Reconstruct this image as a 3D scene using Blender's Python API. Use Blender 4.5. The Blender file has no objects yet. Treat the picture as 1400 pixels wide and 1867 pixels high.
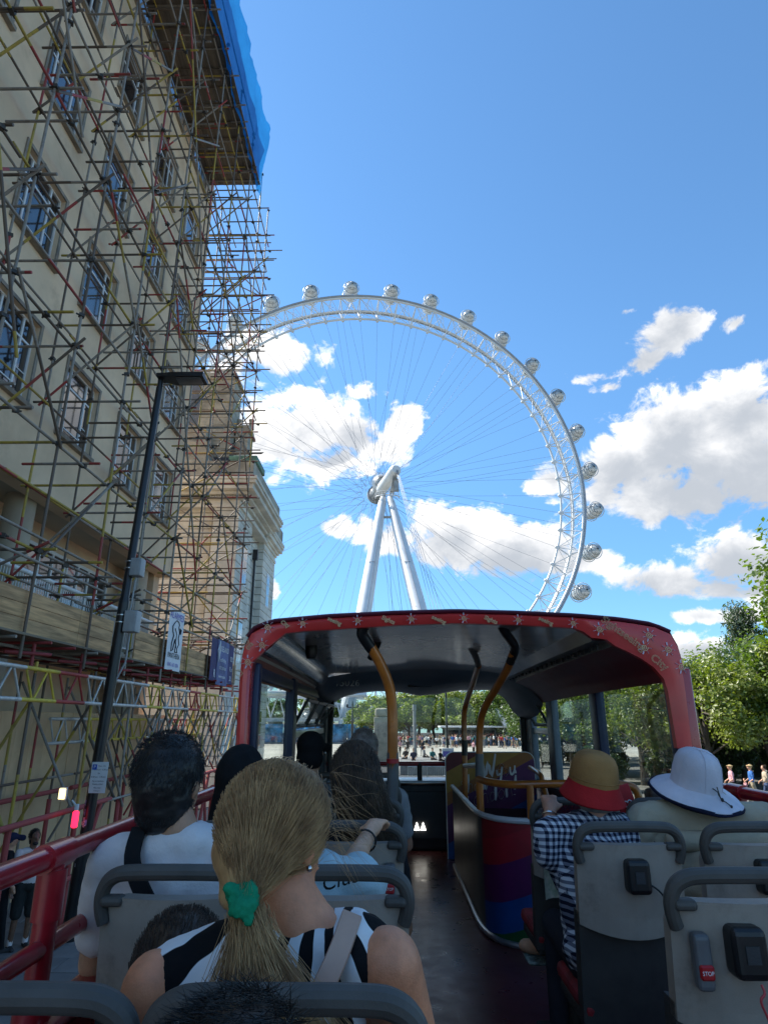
import bpy, bmesh, math, random
import numpy as np
from mathutils import Vector, Matrix, Euler, noise
R = math.radians
SC = bpy.context.scene
COL = SC.collection
random.seed(7)

# ---------------------------------------------------------------- camera
CAM_H, PITCH, YAW = 3.65, math.atan(382/1145), R(0.75)
cam_d = bpy.data.cameras.new('camera')
cam_d.sensor_fit = 'HORIZONTAL'; cam_d.sensor_width = 36; cam_d.lens = 1145/1400*36
cam_d.clip_start = 0.05; cam_d.clip_end = 6000
cam = bpy.data.objects.new('camera', cam_d); COL.objects.link(cam)
cam.location = (0, 0, CAM_H); cam.rotation_euler = (math.pi/2+PITCH, 0, YAW)
SC.camera = cam

# ---------------------------------------------------------------- sun, exposure
SUN_AZ, SUN_EL = R(-66), R(47)          # azimuth from +Y towards +X (sun to the left, a little ahead)
sd = Vector((math.sin(SUN_AZ)*math.cos(SUN_EL), math.cos(SUN_AZ)*math.cos(SUN_EL), math.sin(SUN_EL)))
sl = bpy.data.lights.new('sun', 'SUN'); sl.energy = 4.8; sl.angle = R(0.53); sl.color = (1, .95, .87)
so = bpy.data.objects.new('sun', sl); COL.objects.link(so)
so.rotation_euler = (-sd).to_track_quat('-Z', 'Y').to_euler()
so.location = sd*100
SC.view_settings.view_transform = 'Standard'; SC.view_settings.look = 'None'
SC.view_settings.exposure = 1.08; SC.view_settings.gamma = 1; SC.view_settings.use_curve_mapping = False

# ---------------------------------------------------------------- node helpers
class NT:
    def __init__(s, tree): s.t = tree; s.n = tree.nodes; s.l = tree.links
    def new(s, kind, **kw):
        n = s.n.new(kind)
        for k, v in kw.items(): setattr(n, k, v)
        return n
    def put(s, sock, v):
        if isinstance(v, bpy.types.NodeSocket): s.l.new(v, sock)
        elif v is not None: sock.default_value = v
    def m(s, op, a, b=None, c=None, clamp=False):
        n = s.new('ShaderNodeMath', operation=op, use_clamp=clamp)
        s.put(n.inputs[0], a); s.put(n.inputs[1], b); s.put(n.inputs[2], c)
        return n.outputs[0]
    def mix(s, f, a, b, mode='MIX'):
        n = s.new('ShaderNodeMix', data_type='RGBA', blend_type=mode)
        s.put(n.inputs[0], f)
        for i, v in ((6, a), (7, b)):
            s.put(n.inputs[i], v if isinstance(v, bpy.types.NodeSocket) else (*v[:3], 1))
        return n.outputs[2]
    def noise(s, vec, scale, detail=4, rough=.55, dist=0.0, out=0):
        n = s.new('ShaderNodeTexNoise'); s.put(n.inputs['Vector'], vec)
        n.inputs['Scale'].default_value = scale; n.inputs['Detail'].default_value = detail
        n.inputs['Roughness'].default_value = rough; n.inputs['Distortion'].default_value = dist
        return n.outputs[out]
    def smooth(s, x, a, b, lo=0.0, hi=1.0, kind='SMOOTHSTEP'):
        n = s.new('ShaderNodeMapRange', interpolation_type=kind)
        s.put(n.inputs[0], x); s.put(n.inputs[1], a); s.put(n.inputs[2], b); s.put(n.inputs[3], lo); s.put(n.inputs[4], hi)
        return n.outputs[0]
    def vec(s, x, y, z):
        n = s.new('ShaderNodeCombineXYZ'); s.put(n.inputs[0], x); s.put(n.inputs[1], y); s.put(n.inputs[2], z); return n.outputs[0]
    def sep(s, v):
        n = s.new('ShaderNodeSeparateXYZ'); s.put(n.inputs[0], v); return n.outputs
    def vm(s, op, a, b):
        n = s.new('ShaderNodeVectorMath', operation=op); s.put(n.inputs[0], a); s.put(n.inputs[1], b); return n.outputs[0]

def ray(u, v):                          # photograph position (1400 x 1867) -> direction
    c, s = math.cos(PITCH), math.sin(PITCH)
    fw = Vector((-math.sin(YAW)*c, math.cos(YAW)*c, s)); rt = Vector((math.cos(YAW), math.sin(YAW), 0)); up = rt.cross(fw)
    return fw+rt*((u-700)/1145)-up*((v-933.5)/1145)
CAMP = Vector((0, 0, CAM_H))
def atY(u, v, Y): r = ray(u, v); return CAMP+r*(Y/r.y)
def atX(u, v, X): r = ray(u, v); return CAMP+r*(X/r.x)
def atZ(u, v, Z): r = ray(u, v); return CAMP+r*((Z-CAM_H)/r.z)

# ---------------------------------------------------------------- sky with cumulus clouds
def make_world():
    w = bpy.data.worlds.new('World'); SC.world = w; w.use_nodes = True
    t = NT(w.node_tree); t.n.clear()
    out = t.new('ShaderNodeOutputWorld'); bg = t.new('ShaderNodeBackground'); t.l.new(bg.outputs[0], out.inputs[0])
    sky = t.new('ShaderNodeTexSky', sky_type='NISHITA', sun_disc=False)
    sky.sun_elevation = SUN_EL; sky.sun_rotation = SUN_AZ
    sky.altitude = 30; sky.air_density = 1.0; sky.dust_density = .1; sky.ozone_density = 2.2
    d = t.new('ShaderNodeTexCoord').outputs['Generated']
    x, y, z = t.sep(d)
    az = t.m('ARCTAN2', x, y); el = t.m('ARCSINE', z)
    p = t.vec(az, t.m('MULTIPLY', el, 1.25), 0.0)
    wn = t.new('ShaderNodeTexNoise'); t.put(wn.inputs['Vector'], p); wn.inputs['Scale'].default_value = 9; wn.inputs['Detail'].default_value = 4
    wx, wy, _ = t.sep(t.vm('SUBTRACT', wn.outputs['Color'], (.5, .5, .5)))
    az2 = t.m('ADD', az, t.m('MULTIPLY', wx, .075)); el2 = t.m('ADD', el, t.m('MULTIPLY', wy, .05))
    # clouds in view: position (u, v) and half sizes in photograph pixels, weight
    CL = [(480,640,95,40,1),(430,680,60,40,.9),(560,770,110,65,1.1),(480,800,70,60,1),(600,840,70,40,.9),(645,795,55,45,1),(660,712,34,17,.75),
          (728,770,44,36,.95),(712,815,40,36,.9),(610,957,38,20,.8),(690,975,60,38,.8),(492,1075,16,20,.8),
          (840,975,110,60,1.1),(940,1000,110,55,1.1),(1060,1030,80,32,.85),(995,870,40,34,.9),
          (1230,800,130,90,1.15),(1300,850,110,70,1.0),(1340,770,120,95,1.15),(1140,850,100,70,1),(1380,860,130,80,1.1),(1250,900,140,50,1),(1480,800,130,130,1.1),
          (1225,610,62,42,.85),(1185,655,52,26,.65),(1060,690,52,11,.42),(1100,705,52,10,.42),(1130,580,14,9,.5),(1338,590,22,13,.5),
          (1210,1055,100,36,1),(1330,1020,110,50,1.05),(1400,1040,70,55,1),(1290,1120,70,16,.7),(1395,1110,40,26,.8),(1290,1190,120,30,.9),
          (1560,980,120,60,1),(250,760,120,70,1),(120,880,110,60,1),(900,1180,160,24,.7),(600,1180,120,24,.7)]
    M = None; num = None; den = None
    P2 = t.vec(az2, el2, 0.0)
    for (u, v, a, b, wgt) in CL:
        r = ray(u, v).normalized(); A = math.atan2(r.x, r.y); E = math.asin(r.z)
        r2 = ray(u+a, v).normalized(); r3 = ray(u, v-b).normalized()
        sx = abs(math.atan2(r2.x, r2.y)-A)*1.25; sy = abs(math.asin(r3.z)-E)*1.25
        n = t.new('ShaderNodeVectorMath', operation='MULTIPLY_ADD'); t.put(n.inputs[0], P2); n.inputs[1].default_value = (1/sx, 1/sy, 0); n.inputs[2].default_value = (-A/sx, -E/sy, 0)
        ln = t.new('ShaderNodeVectorMath', operation='LENGTH'); t.put(ln.inputs[0], n.outputs[0])
        mk = t.m('MULTIPLY_ADD', ln.outputs['Value'], -wgt, wgt)
        M = mk if M is None else t.m('SMOOTH_MAX', M, mk, .12)
        if a >= 95:
            pos = t.m('MAXIMUM', mk, 0.0); dy = t.sep(n.outputs[0])[1]
            num = t.m('MULTIPLY', pos, dy) if num is None else t.m('MULTIPLY_ADD', pos, dy, num)
            den = pos if den is None else t.m('ADD', den, pos)
    M = t.m('MAXIMUM', M, -1.2)
    fb = t.noise(p, 14, 9, .63, .3)
    fb2 = t.noise(p, 5.5, 3, .5)
    # like sky around the frame, its cloud cover raised for neutral ambient light
    far = t.smooth(t.m('ABSOLUTE', t.m('ADD', az, -.02)), .72, .86)
    back = t.m('SUBTRACT', t.m('MULTIPLY', t.m('SUBTRACT', t.noise(p, 3.1, 3, .5), .5), 5.0), t.m('MULTIPLY', t.m('ABSOLUTE', t.m('SUBTRACT', el, .3)), 2.6))
    M = t.m('MAXIMUM', M, t.m('SUBTRACT', back, t.m('MULTIPLY', t.m('SUBTRACT', 1.0, far), 4.0)))
    dens = t.m('ADD', M, t.m('MULTIPLY', t.m('SUBTRACT', fb, .54), 2.5))
    a = t.smooth(dens, -.01, .36)
    a = t.m('MULTIPLY', a, t.smooth(z, 0.0, .03))
    vert = t.m('DIVIDE', num, t.m('ADD', den, .05))
    lit = t.m('ADD', t.m('MULTIPLY', vert, .55), t.m('MULTIPLY', t.m('SUBTRACT', fb, .5), 2.1))
    lit = t.m('ADD', lit, t.m('MULTIPLY', t.m('SUBTRACT', .62, dens), .42))
    lit = t.m('ADD', lit, t.m('MULTIPLY', az, -.55))
    lit = t.smooth(t.m('ADD', lit, t.m('MULTIPLY', t.m('SUBTRACT', fb2, .5), .9)), -.5, .5)
    cc = t.mix(lit, (2.5, 2.7, 3.0), (6.3, 6.2, 6.1))
    col = t.mix(a, t.mix(1.0, sky.outputs[0], t.mix(t.smooth(z, 0.0, .55), (.42, .66, .84), (.7, 1.0, 1.13)), 'MULTIPLY'), cc)
    t.l.new(col, bg.inputs[0]); bg.inputs[1].default_value = 0.11
make_world()

# ---------------------------------------------------------------- materials
MATS = {}
def pm(name, col, rough=.6, metal=0.0, var=.18, scale=3.0, bump=0.0, bscale=40.0, col2=None, spec=.5, rvar=.12, coat=0.0, sss=0.0, stretch=None, trans=0.0, dirt=None):
    if name in MATS: return MATS[name]
    m = bpy.data.materials.new(name); m.use_nodes = True; MATS[name] = m
    t = NT(m.node_tree); b = t.n['Principled BSDF']
    co = t.new('ShaderNodeTexCoord').outputs['Object']
    if stretch:
        mp = t.new('ShaderNodeMapping'); t.l.new(co, mp.inputs[0]); mp.inputs['Scale'].default_value = stretch; co = mp.outputs[0]
    n1 = t.noise(co, scale, 6, .6)
    c2 = col2 or tuple(c*(1-var*1.6) for c in col)
    cc = t.mix(t.smooth(n1, .3, .7), c2, tuple(min(1, c*(1+var*.5)) for c in col))
    if dirt:
        n3 = t.noise(co, dirt[1], 8, .7)
        cc = t.mix(t.smooth(n3, .52, .72, 0, dirt[2] if len(dirt) > 2 else .8), cc, dirt[0])
    t.l.new(cc, b.inputs['Base Color'])
    n2 = t.noise(co, scale*3.1, 4, .6)
    t.l.new(t.m('ADD', rough-rvar*.5, t.m('MULTIPLY', n2, rvar), clamp=True), b.inputs['Roughness'])
    b.inputs['Metallic'].default_value = metal; b.inputs['Specular IOR Level'].default_value = spec
    if coat: b.inputs['Coat Weight'].default_value = coat; b.inputs['Coat Roughness'].default_value = .08
    if sss:
        b.inputs['Subsurface Weight'].default_value = sss; b.inputs['Subsurface Radius'].default_value = (.012, .005, .003); b.inputs['Subsurface Scale'].default_value = 1
    if trans: b.inputs['Transmission Weight'].default_value = trans
    if bump:
        bp = t.new('ShaderNodeBump'); bp.inputs['Strength'].default_value = min(1, bump); bp.inputs['Distance'].default_value = .01 if bump <= 1 else .01*bump
        t.l.new(t.noise(co, bscale, 6, .6), bp.inputs['Height']); t.l.new(bp.outputs[0], b.inputs['Normal'])
    return m
def emit(name, col, st):
    m = bpy.data.materials.new(name); m.use_nodes = True; b = m.node_tree.nodes['Principled BSDF']
    b.inputs['Base Color'].default_value = (*col, 1); b.inputs['Emission Color'].default_value = (*col, 1); b.inputs['Emission Strength'].default_value = st
    return m
def glass(name, tint=(.8, .84, .84), refl=1.0, rough=.02, dirt=.05):
    m = bpy.data.materials.new(name); m.use_nodes = True; t = NT(m.node_tree); t.n.clear()
    o = t.new('ShaderNodeOutputMaterial'); tr = t.new('ShaderNodeBsdfTransparent'); gl = t.new('ShaderNodeBsdfGlossy'); df = t.new('ShaderNodeBsdfDiffuse')
    tr.inputs[0].default_value = (*tint, 1); gl.inputs['Roughness'].default_value = rough; df.inputs[0].default_value = (.5, .5, .47, 1)
    lw = t.new('ShaderNodeFresnel'); lw.inputs[0].default_value = 1.5
    mx = t.new('ShaderNodeMixShader'); t.l.new(t.m('MULTIPLY', lw.outputs[0], refl, clamp=True), mx.inputs[0]); t.l.new(tr.outputs[0], mx.inputs[1]); t.l.new(gl.outputs[0], mx.inputs[2])
    co = t.new('ShaderNodeTexCoord').outputs['Object']
    m2 = t.new('ShaderNodeMixShader'); t.l.new(t.m('MULTIPLY', t.smooth(t.noise(co, 4, 6, .6), .3, .75), dirt), m2.inputs[0]); t.l.new(mx.outputs[0], m2.inputs[1]); t.l.new(df.outputs[0], m2.inputs[2])
    t.l.new(m2.outputs[0], o.inputs[0]); return m

# ---------------------------------------------------------------- mesh helpers
class MB:
    def __init__(s): s.v = []; s.f = []; s.mi = []; s.k = 0
    def add(s, vs, fs):
        o = len(s.v); s.v += [tuple(p) for p in vs]; s.f += [tuple(i+o for i in f) for f in fs]; s.mi += [s.k]*len(fs); return s
    def box(s, x0, x1, y0, y1, z0, z1, M=None):
        vs = [Vector((x, y, z)) for z in (z0, z1) for y in (y0, y1) for x in (x0, x1)]
        if M: vs = [M @ p for p in vs]
        return s.add(vs, [(0,2,3,1),(4,5,7,6),(0,1,5,4),(2,6,7,3),(0,4,6,2),(1,3,7,5)])
    def bbox(s, x0, x1, y0, y1, z0, z1, b=.004, M=None):      # chamfered box
        bm = bmesh.new(); bmesh.ops.create_cube(bm, size=1)
        for p in bm.verts: p.co = Vector(((x0+x1)/2+p.co.x*(x1-x0), (y0+y1)/2+p.co.y*(y1-y0), (z0+z1)/2+p.co.z*(z1-z0)))
        b = min(b, .45*min(abs(x1-x0), abs(y1-y0), abs(z1-z0)))
        bmesh.ops.bevel(bm, geom=bm.edges[:], offset=b, segments=1 if b < .008 else 3, affect='EDGES', profile=.5)
        bm.verts.index_update()
        vs = [(M @ p.co) if M else p.co.copy() for p in bm.verts]; fs = [[q.index for q in f.verts] for f in bm.faces]; bm.free()
        return s.add(vs, fs)
    def tube(s, pts, r, n=8, closed=False, cap=True, flat=1.0):
        pts = [Vector(p) for p in pts]; N = len(pts); rs = r if isinstance(r, (list, tuple)) else [r]*N
        rings = []; nrm = None
        for i, p in enumerate(pts):
            a = pts[(i-1) % N] if (closed or i > 0) else p; b = pts[(i+1) % N] if (closed or i < N-1) else p
            tg = (b-a).normalized() if (b-a).length > 1e-9 else Vector((0, 0, 1))
            if nrm is None:
                nrm = tg.cross(Vector((0, 0, 1))) if abs(tg.z) < .95 else tg.cross(Vector((0, 1, 0)))
            nrm = (nrm-tg*nrm.dot(tg)).normalized(); bn = tg.cross(nrm)
            rings.append([p+(nrm*math.cos(2*math.pi*k/n)+bn*math.sin(2*math.pi*k/n)*flat)*rs[i] for k in range(n)])
        vs = [q for rg in rings for q in rg]; fs = []
        for i in range(N if closed else N-1):
            j = (i+1) % N
            for k in range(n): fs.append((i*n+k, i*n+(k+1) % n, j*n+(k+1) % n, j*n+k))
        if cap and not closed: fs.append(tuple(range(n))[::-1]); fs.append(tuple((N-1)*n+k for k in range(n)))
        return s.add(vs, fs)
    def ell(s, c, r, n=16, m=10, M=None):
        c = Vector(c); r = Vector(r if not isinstance(r, (int, float)) else (r, r, r)); vs = []; fs = []
        T = M or Matrix.Identity(3)
        vs.append(c+T @ Vector((0, 0, r.z)))
        for i in range(1, m):
            a = math.pi*i/m
            for k in range(n):
                b = 2*math.pi*k/n; vs.append(c+T @ Vector((r.x*math.sin(a)*math.cos(b), r.y*math.sin(a)*math.sin(b), r.z*math.cos(a))))
        vs.append(c+T @ Vector((0, 0, -r.z))); L = len(vs)-1
        for k in range(n): fs.append((0, 1+k, 1+(k+1) % n)); fs.append((L, 1+(m-2)*n+(k+1) % n, 1+(m-2)*n+k))
        for i in range(m-2):
            for k in range(n): fs.append((1+i*n+k, 1+(i+1)*n+k, 1+(i+1)*n+(k+1) % n, 1+i*n+(k+1) % n))
        return s.add(vs, fs)
    def cap(s, p, q, r0, r1, n=12):                      # tapered capsule
        p = Vector(p); q = Vector(q); d = q-p; L = d.length or 1e-6; d /= L
        pts = []; rs = []
        for k in range(5): a = math.pi/2*(k/4); pts.append(p-d*r0*math.cos(a)); rs.append(max(r0*math.sin(a), 1e-4))
        for k in range(1, 4): pts.append(p+d*L*k/4); rs.append(r0+(r1-r0)*k/4)
        for k in range(5): a = math.pi/2*(k/4); pts.append(q+d*r1*math.sin(a)); rs.append(max(r1*math.cos(a), 1e-4))
        return s.tube(pts, rs, n)
    def prism(s, poly, depth, M=None):                   # poly in x,z ; extruded along y by depth
        n = len(poly); vs = [Vector((x, 0, z)) for x, z in poly]+[Vector((x, depth, z)) for x, z in poly]
        if M: vs = [M @ p for p in vs]
        fs = [tuple(range(n)), tuple(range(2*n-1, n-1, -1))]+[(i, i+n, (i+1) % n+n, (i+1) % n) for i in range(n)]
        return s.add(vs, fs)
    def loft(s, rows, closed=False):
        m = len(rows[0]); vs = [p for r in rows for p in r]; fs = []
        for i in range(len(rows)-1):
            for k in range(m if closed else m-1): fs.append((i*m+k, i*m+(k+1) % m, (i+1)*m+(k+1) % m, (i+1)*m+k))
        return s.add(vs, fs)
    def lathe(s, prof, n=20, M=None):
        rows = []
        for r, z in prof: rows.append([(M @ Vector((r*math.cos(2*math.pi*k/n), r*math.sin(2*math.pi*k/n), z))) if M else Vector((r*math.cos(2*math.pi*k/n), r*math.sin(2*math.pi*k/n), z)) for k in range(n)])
        return s.loft(rows, True)
    def mesh(s, name, mat, smooth=None):
        me = bpy.data.meshes.new(name); me.from_pydata(s.v, [], s.f)
        for mm in (mat if isinstance(mat, (list, tuple)) else [mat]): me.materials.append(mm)
        if any(s.mi): me.polygons.foreach_set('material_index', s.mi)
        bm = bmesh.new(); bm.from_mesh(me); bmesh.ops.recalc_face_normals(bm, faces=bm.faces[:]); bm.to_mesh(me); bm.free()
        if smooth:
            me.polygons.foreach_set('use_smooth', [True]*len(me.polygons))
            if smooth != 'all': me.set_sharp_from_angle(angle=R(40))
        me.update(); return me
    def build(s, name, mat, parent=None, smooth=True, loc=None):
        return link(name, s.mesh(name, mat, smooth), parent, loc)
def link(name, me, parent=None, loc=None):
    o = bpy.data.objects.new(name, me); COL.objects.link(o)
    if loc is not None: o.location = loc
    if parent is not None:
        o.parent = parent
        if loc is None: o.matrix_parent_inverse = MPI(parent)
    return o
_root = {}
def MPI(p):                                   # world-space meshes under an unrotated Empty
    m = Matrix.Identity(4); q = p
    while q is not None:
        m = m @ Matrix.Translation(-Vector(q.location)) if q.parent is None else m
        q = q.parent
    return m if p.parent is None else Matrix.Identity(4)
def tag(o, label=None, cat=None, group=None, kind=None):
    if label: o['label'] = label
    if cat: o['category'] = cat
    if group: o['group'] = group
    if kind: o['kind'] = kind
    return o
def empty(name, loc=(0, 0, 0), rz=0, **kw):
    o = bpy.data.objects.new(name, None); COL.objects.link(o); o.location = loc; o.rotation_euler = (0, 0, rz); o.empty_display_size = .2
    return tag(o, **kw)
BENCH = bpy.data.scenes.new('bench')           # meshes are evaluated apart from the scene, which keeps the script quick
def evaluated(o):
    BENCH.collection.objects.link(o); vl = BENCH.view_layers[0]; vl.update()
    me = bpy.data.meshes.new_from_object(o.evaluated_get(vl.depsgraph)); bpy.data.objects.remove(o); return me
def text_mesh(name, body, size, mat, M, parent=None, ext=.001, shear=0.0, outline=0.0, space=1.0, align='CENTER'):
    c = bpy.data.curves.new(name, 'FONT'); c.body = body; c.size = size; c.align_x = align; c.align_y = 'CENTER'; c.extrude = ext; c.shear = shear; c.resolution_u = 3; c.space_character = space
    if outline: c.fill_mode = 'NONE'; c.extrude = 0; c.bevel_depth = outline; c.bevel_resolution = 0
    o = bpy.data.objects.new(name, c); me = evaluated(o); bpy.data.curves.remove(c)
    me.transform(M); me.materials.clear(); me.materials.append(mat)
    return link(name, me, parent)
def bake(mb, voxel, smooth=6, name='body', mats=None, disp=None):
    """one continuous surface from overlapping shapes"""
    o = bpy.data.objects.new('tmp', mb.mesh('tmp', []))
    rm = o.modifiers.new('r', 'REMESH'); rm.mode = 'VOXEL'; rm.voxel_size = voxel
    if smooth: sm = o.modifiers.new('s', 'SMOOTH'); sm.iterations = smooth; sm.factor = .5
    me = evaluated(o); me.name = name; me.materials.clear()
    if disp:
        data = [(v.co.copy(), v.normal.copy()) for v in me.vertices]
        me.vertices.foreach_set('co', [x for co, n in data for x in co+disp(co, n)])
    for m_ in (mats or []): me.materials.append(m_)
    me.polygons.foreach_set('use_smooth', [True]*len(me.polygons)); me.update()
    return me
# ================================================================ ground, road, pavements
asphalt = pm('asphalt', (.06, .06, .062), .85, var=.3, scale=1.2, bump=.5, bscale=160, dirt=((.1, .095, .09), .35, .6))
slabm = pm('paving_slab', (.2, .19, .175), .85, var=.2, scale=.8, bump=.3, bscale=90, dirt=((.08, .075, .07), 1.3, .6))
plazam = pm('plaza_paving', (.42, .39, .33), .8, var=.15, scale=.12, bump=.2, bscale=30, dirt=((.3, .28, .24), .3, .5))
kerbm = pm('kerb_stone', (.26, .25, .24), .8, var=.2, scale=2, bump=.3, bscale=60)
grassm = pm('grass', (.06, .11, .025), .9, var=.3, scale=.5, bump=.6, bscale=40)
def sheet(name, x0, x1, y0, y1, z, m):
    o = MB().add([(x0, y0, z), (x1, y0, z), (x1, y1, z), (x0, y1, z)], [(0, 1, 2, 3)]).build(name, m, smooth=False); return tag(o, kind='structure')
sheet('ground', -2500, 2500, -2500, 2500, -.02, pm('earth', (.16, .15, .12), .95, var=.25, scale=.02))
sheet('road', -2.1, 9.5, -60, 60, 0, asphalt)
pl = MB().box(-8.2, -2.22, -40, 60, -.01, .10).build('pavement', slabm, smooth=False); tag(pl, kind='structure')
kb = MB()
for k in range(60): kb.bbox(-2.22, -2.08, -8+k*.9, -8+k*.9+.89, -.01, .118, .012)
tag(kb.build('kerb', kerbm), kind='structure')
kb = MB()
for k in range(70): kb.bbox(9.42, 9.58, -4+k*.9, -4+k*.9+.89, -.01, .118, .012)
tag(kb.build('kerb', kerbm), kind='structure')
pr = MB().box(9.58, 60, -40, 60, -.01, .10).build('pavement', slabm, smooth=False); tag(pr, kind='structure')
sl_me = [MB().bbox(-.445, .445, -.295, .295, 0, .018+.002*i, .006).mesh('slab', slabm) for i in range(3)]
for i in range(6):
    for j in range(22):
        o = link('paving_slab', random.choice(sl_me), pl, (-7.74+i*.9+(.4 if j % 2 else 0)+.0, 7+j*.6, .1+random.uniform(0, .003)))
for i in range(9):
    o = MB().box(3.6, 3.72, 6+i*6, 9+i*6, .003, .006).build('road_line', pm('road_paint', (.7, .69, .65), .7, dirt=((.2, .2, .2), 6, .7)), smooth=False); tag(o, kind='structure')
tag(MB().box(-70, 140, 60, 152, -.015, .06).build('plaza', plazam, smooth=False), kind='structure')
tag(MB().box(-300, 300, 152, 156, -.5, 1.1).build('river_wall', kerbm, smooth=False), kind='structure')
tag(sheet('river_water', -1500, 1500, 156, 420, -.01, pm('water', (.06, .075, .06), .08, var=.2, scale=.05, bump=.4, bscale=.6)), kind='structure')

# ================================================================ hotel
render_m = pm('cream_render', (.8, .585, .38), .9, var=.14, scale=.35, bump=.25, bscale=25, dirt=((.52, .37, .24), .5, .65))
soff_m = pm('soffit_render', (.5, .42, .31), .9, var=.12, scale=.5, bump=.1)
white_fr = pm('white_window_frame', (.74, .74, .72), .45, var=.06)
sill_m = pm('brown_stone_sill', (.3, .255, .2), .8, var=.2, scale=4)
pane_m = pm('reflective_window_pane', (.012, .016, .022), .03, var=.3, scale=.6, spec=.9, rvar=.02, coat=1.0)
blind_m = pm('window_blind', (.34, .34, .33), .8, var=.1)
hotel = empty('hotel_building', (-14, 12, 0), label='cream rendered hotel block wrapped in scaffolding on the left', cat='building')
YC = [1.5, 4.5, 7.5, 10.5, 13.5, 16.5, 19.5]; WW, WH = 1.66, 1.95
ROWS = [10.24, 13.85, 17.58, 21.45, 25.2]
XF = -8.0
w = MB()
def wallbox(y0, y1, z0, z1): w.box(XF-.45, XF, y0, y1, z0, z1)
edges = [-6]+[e for y in YC for e in (y, y+WW)]+[22.3]
zz = 8.6
for zs in ROWS:
    wallbox(-6, 22.3, zz, zs)
    for k in range(0, len(edges), 2): wallbox(edges[k], edges[k+1], zs, zs+WH)
    zz = zs+WH
wallbox(-6, 22.3, zz, 30.5)
w.box(-24, XF-.45, 21.8, 22.3, 0, 30.5)
w.box(-24, -10.45, -6, 21.8, 30, 30.5)
w.box(-10.45, XF-.45, -6, 21.8, 30.1, 30.5)
w.build('wall', render_m, hotel, smooth=False)
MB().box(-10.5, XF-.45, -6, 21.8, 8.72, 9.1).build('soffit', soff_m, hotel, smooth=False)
MB().box(-9.9, -9.5, -6, 21.8, 0, 9.1).build('recessed_wall', render_m, hotel, smooth=False)
for y in (5.0, 9.5, 13.95, 21.2):
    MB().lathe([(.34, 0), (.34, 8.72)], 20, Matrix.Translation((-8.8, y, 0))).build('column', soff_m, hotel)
fr = MB()
def bar(y0, y1, z0, z1, d0=-.17, d1=-.11): fr.box(XF+d0, XF+d1, y0, y1, z0, z1)
T = .05
bar(0, WW, 0, T); bar(0, WW, WH-T, WH); bar(0, T, T, WH-T); bar(WW-T, WW, T, WH-T)
CX3 = [0, .42, WW-.42, WW]
for x in CX3[1:3]: bar(x-.028, x+.028, T, WH-T, -.175, -.105)
bar(T, WW-T, WH*.72-.025, WH*.72+.025, -.172, -.108)
bar(T, CX3[1]-.03, WH*.36-.012, WH*.36+.012, -.16, -.118); bar(CX3[2]+.03, WW-T, WH*.36-.012, WH*.36+.012, -.16, -.118)
bar(CX3[1]+.03, CX3[2]-.03, .3, .33, -.16, -.118)
frame_me = fr.mesh('window', white_fr)
for v in frame_me.vertices: v.co.x -= XF
def pane_mesh(y0, y1, z0, z1, m): return MB().box(-.15, -.135, y0, y1, z0, z1).mesh('pane', m, False)
panes = []
for i in range(3):
    for z0, z1 in ((T, WH*.36), (WH*.36, WH*.72), (WH*.72, WH-T)):
        if i == 1 and z0 == T: z1 = .315
        if i == 1 and z0 == WH*.36: z0 = .315
        panes.append((CX3[i]+.028, CX3[i+1]-.028, z0+.012, z1-.012))
pane_mes = [pane_mesh(*p, pane_m) for p in panes]
sill_me = MB().bbox(-.3, .12, -.1, WW+.1, -.11, 0, .01).mesh('sill', sill_m)
blind_me = MB().box(-.32, -.3, .05, WW-.05, .9, WH).mesh('blind', blind_m, False)
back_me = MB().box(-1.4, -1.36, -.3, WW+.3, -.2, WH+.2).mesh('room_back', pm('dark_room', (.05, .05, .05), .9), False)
surround_me = MB().box(-.05, .035, -.09, -.002, -.02, WH+.09).box(-.05, .035, WW+.002, WW+.09, -.02, WH+.09).box(-.05, .037, -.09, WW+.09, WH+.002, WH+.09).mesh('surround', sill_m, False)
for zs in ROWS:
    for y in YC:
        if y < 4: continue
        wn_ = link('window', frame_me, hotel, Vector((XF, y, zs))-Vector(hotel.location))
        for pme in pane_mes:
            po = link('pane', pme, wn_, (0, 0, 0)); po.rotation_euler = (0, random.uniform(-.006, .006), random.uniform(-.008, .008))
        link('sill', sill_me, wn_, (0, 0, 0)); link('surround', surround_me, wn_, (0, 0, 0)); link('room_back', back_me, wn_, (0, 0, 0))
        if random.random() < .5: link('blind', blind_me, wn_, (0, 0, -random.uniform(0, .1)))
# first floor behind the gantry: windows with a white balcony rail
for y in (7.0, 11.4, 14.9, 17.7):
    f = MB()
    for k in range(5): f.box(-9.5, -9.42, y+k*.66-.035, y+k*.66+.035, 5.6, 8.1)
    f.box(-9.5, -9.425, y-.035, y+2.68, 8.06, 8.15); f.box(-9.5, -9.425, y-.035, y+2.68, 5.55, 5.62); f.box(-9.5, -9.427, y, y+2.64, 7.3, 7.36)
    wo = f.build('window', white_fr, hotel, smooth=False)
    for k in range(4): MB().box(-9.49, -9.46, y+k*.66+.035, y+k*.66+.625, 5.62, 8.06).build('pane', pane_m, wo, smooth=False)
rail = MB().tube([(-8.1, -2, 6.8), (-8.1, 21.5, 6.8)], .055, 10).build('balcony_rail', white_fr, hotel)
bal = MB()
for k in range(190): bal.box(-8.106, -8.094, 2+k*.1, 2.014+k*.1, 5.75, 6.76)
bal.box(-8.12, -8.08, 2, 21.2, 5.72, 5.76)
tag(bal.build('baluster', white_fr, hotel, smooth=False), kind='stuff')
MB().box(-9.5, -8.02, -4, 21.7, 5.3, 5.6).build('balcony_slab', soff_m, hotel, smooth=False)

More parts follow.
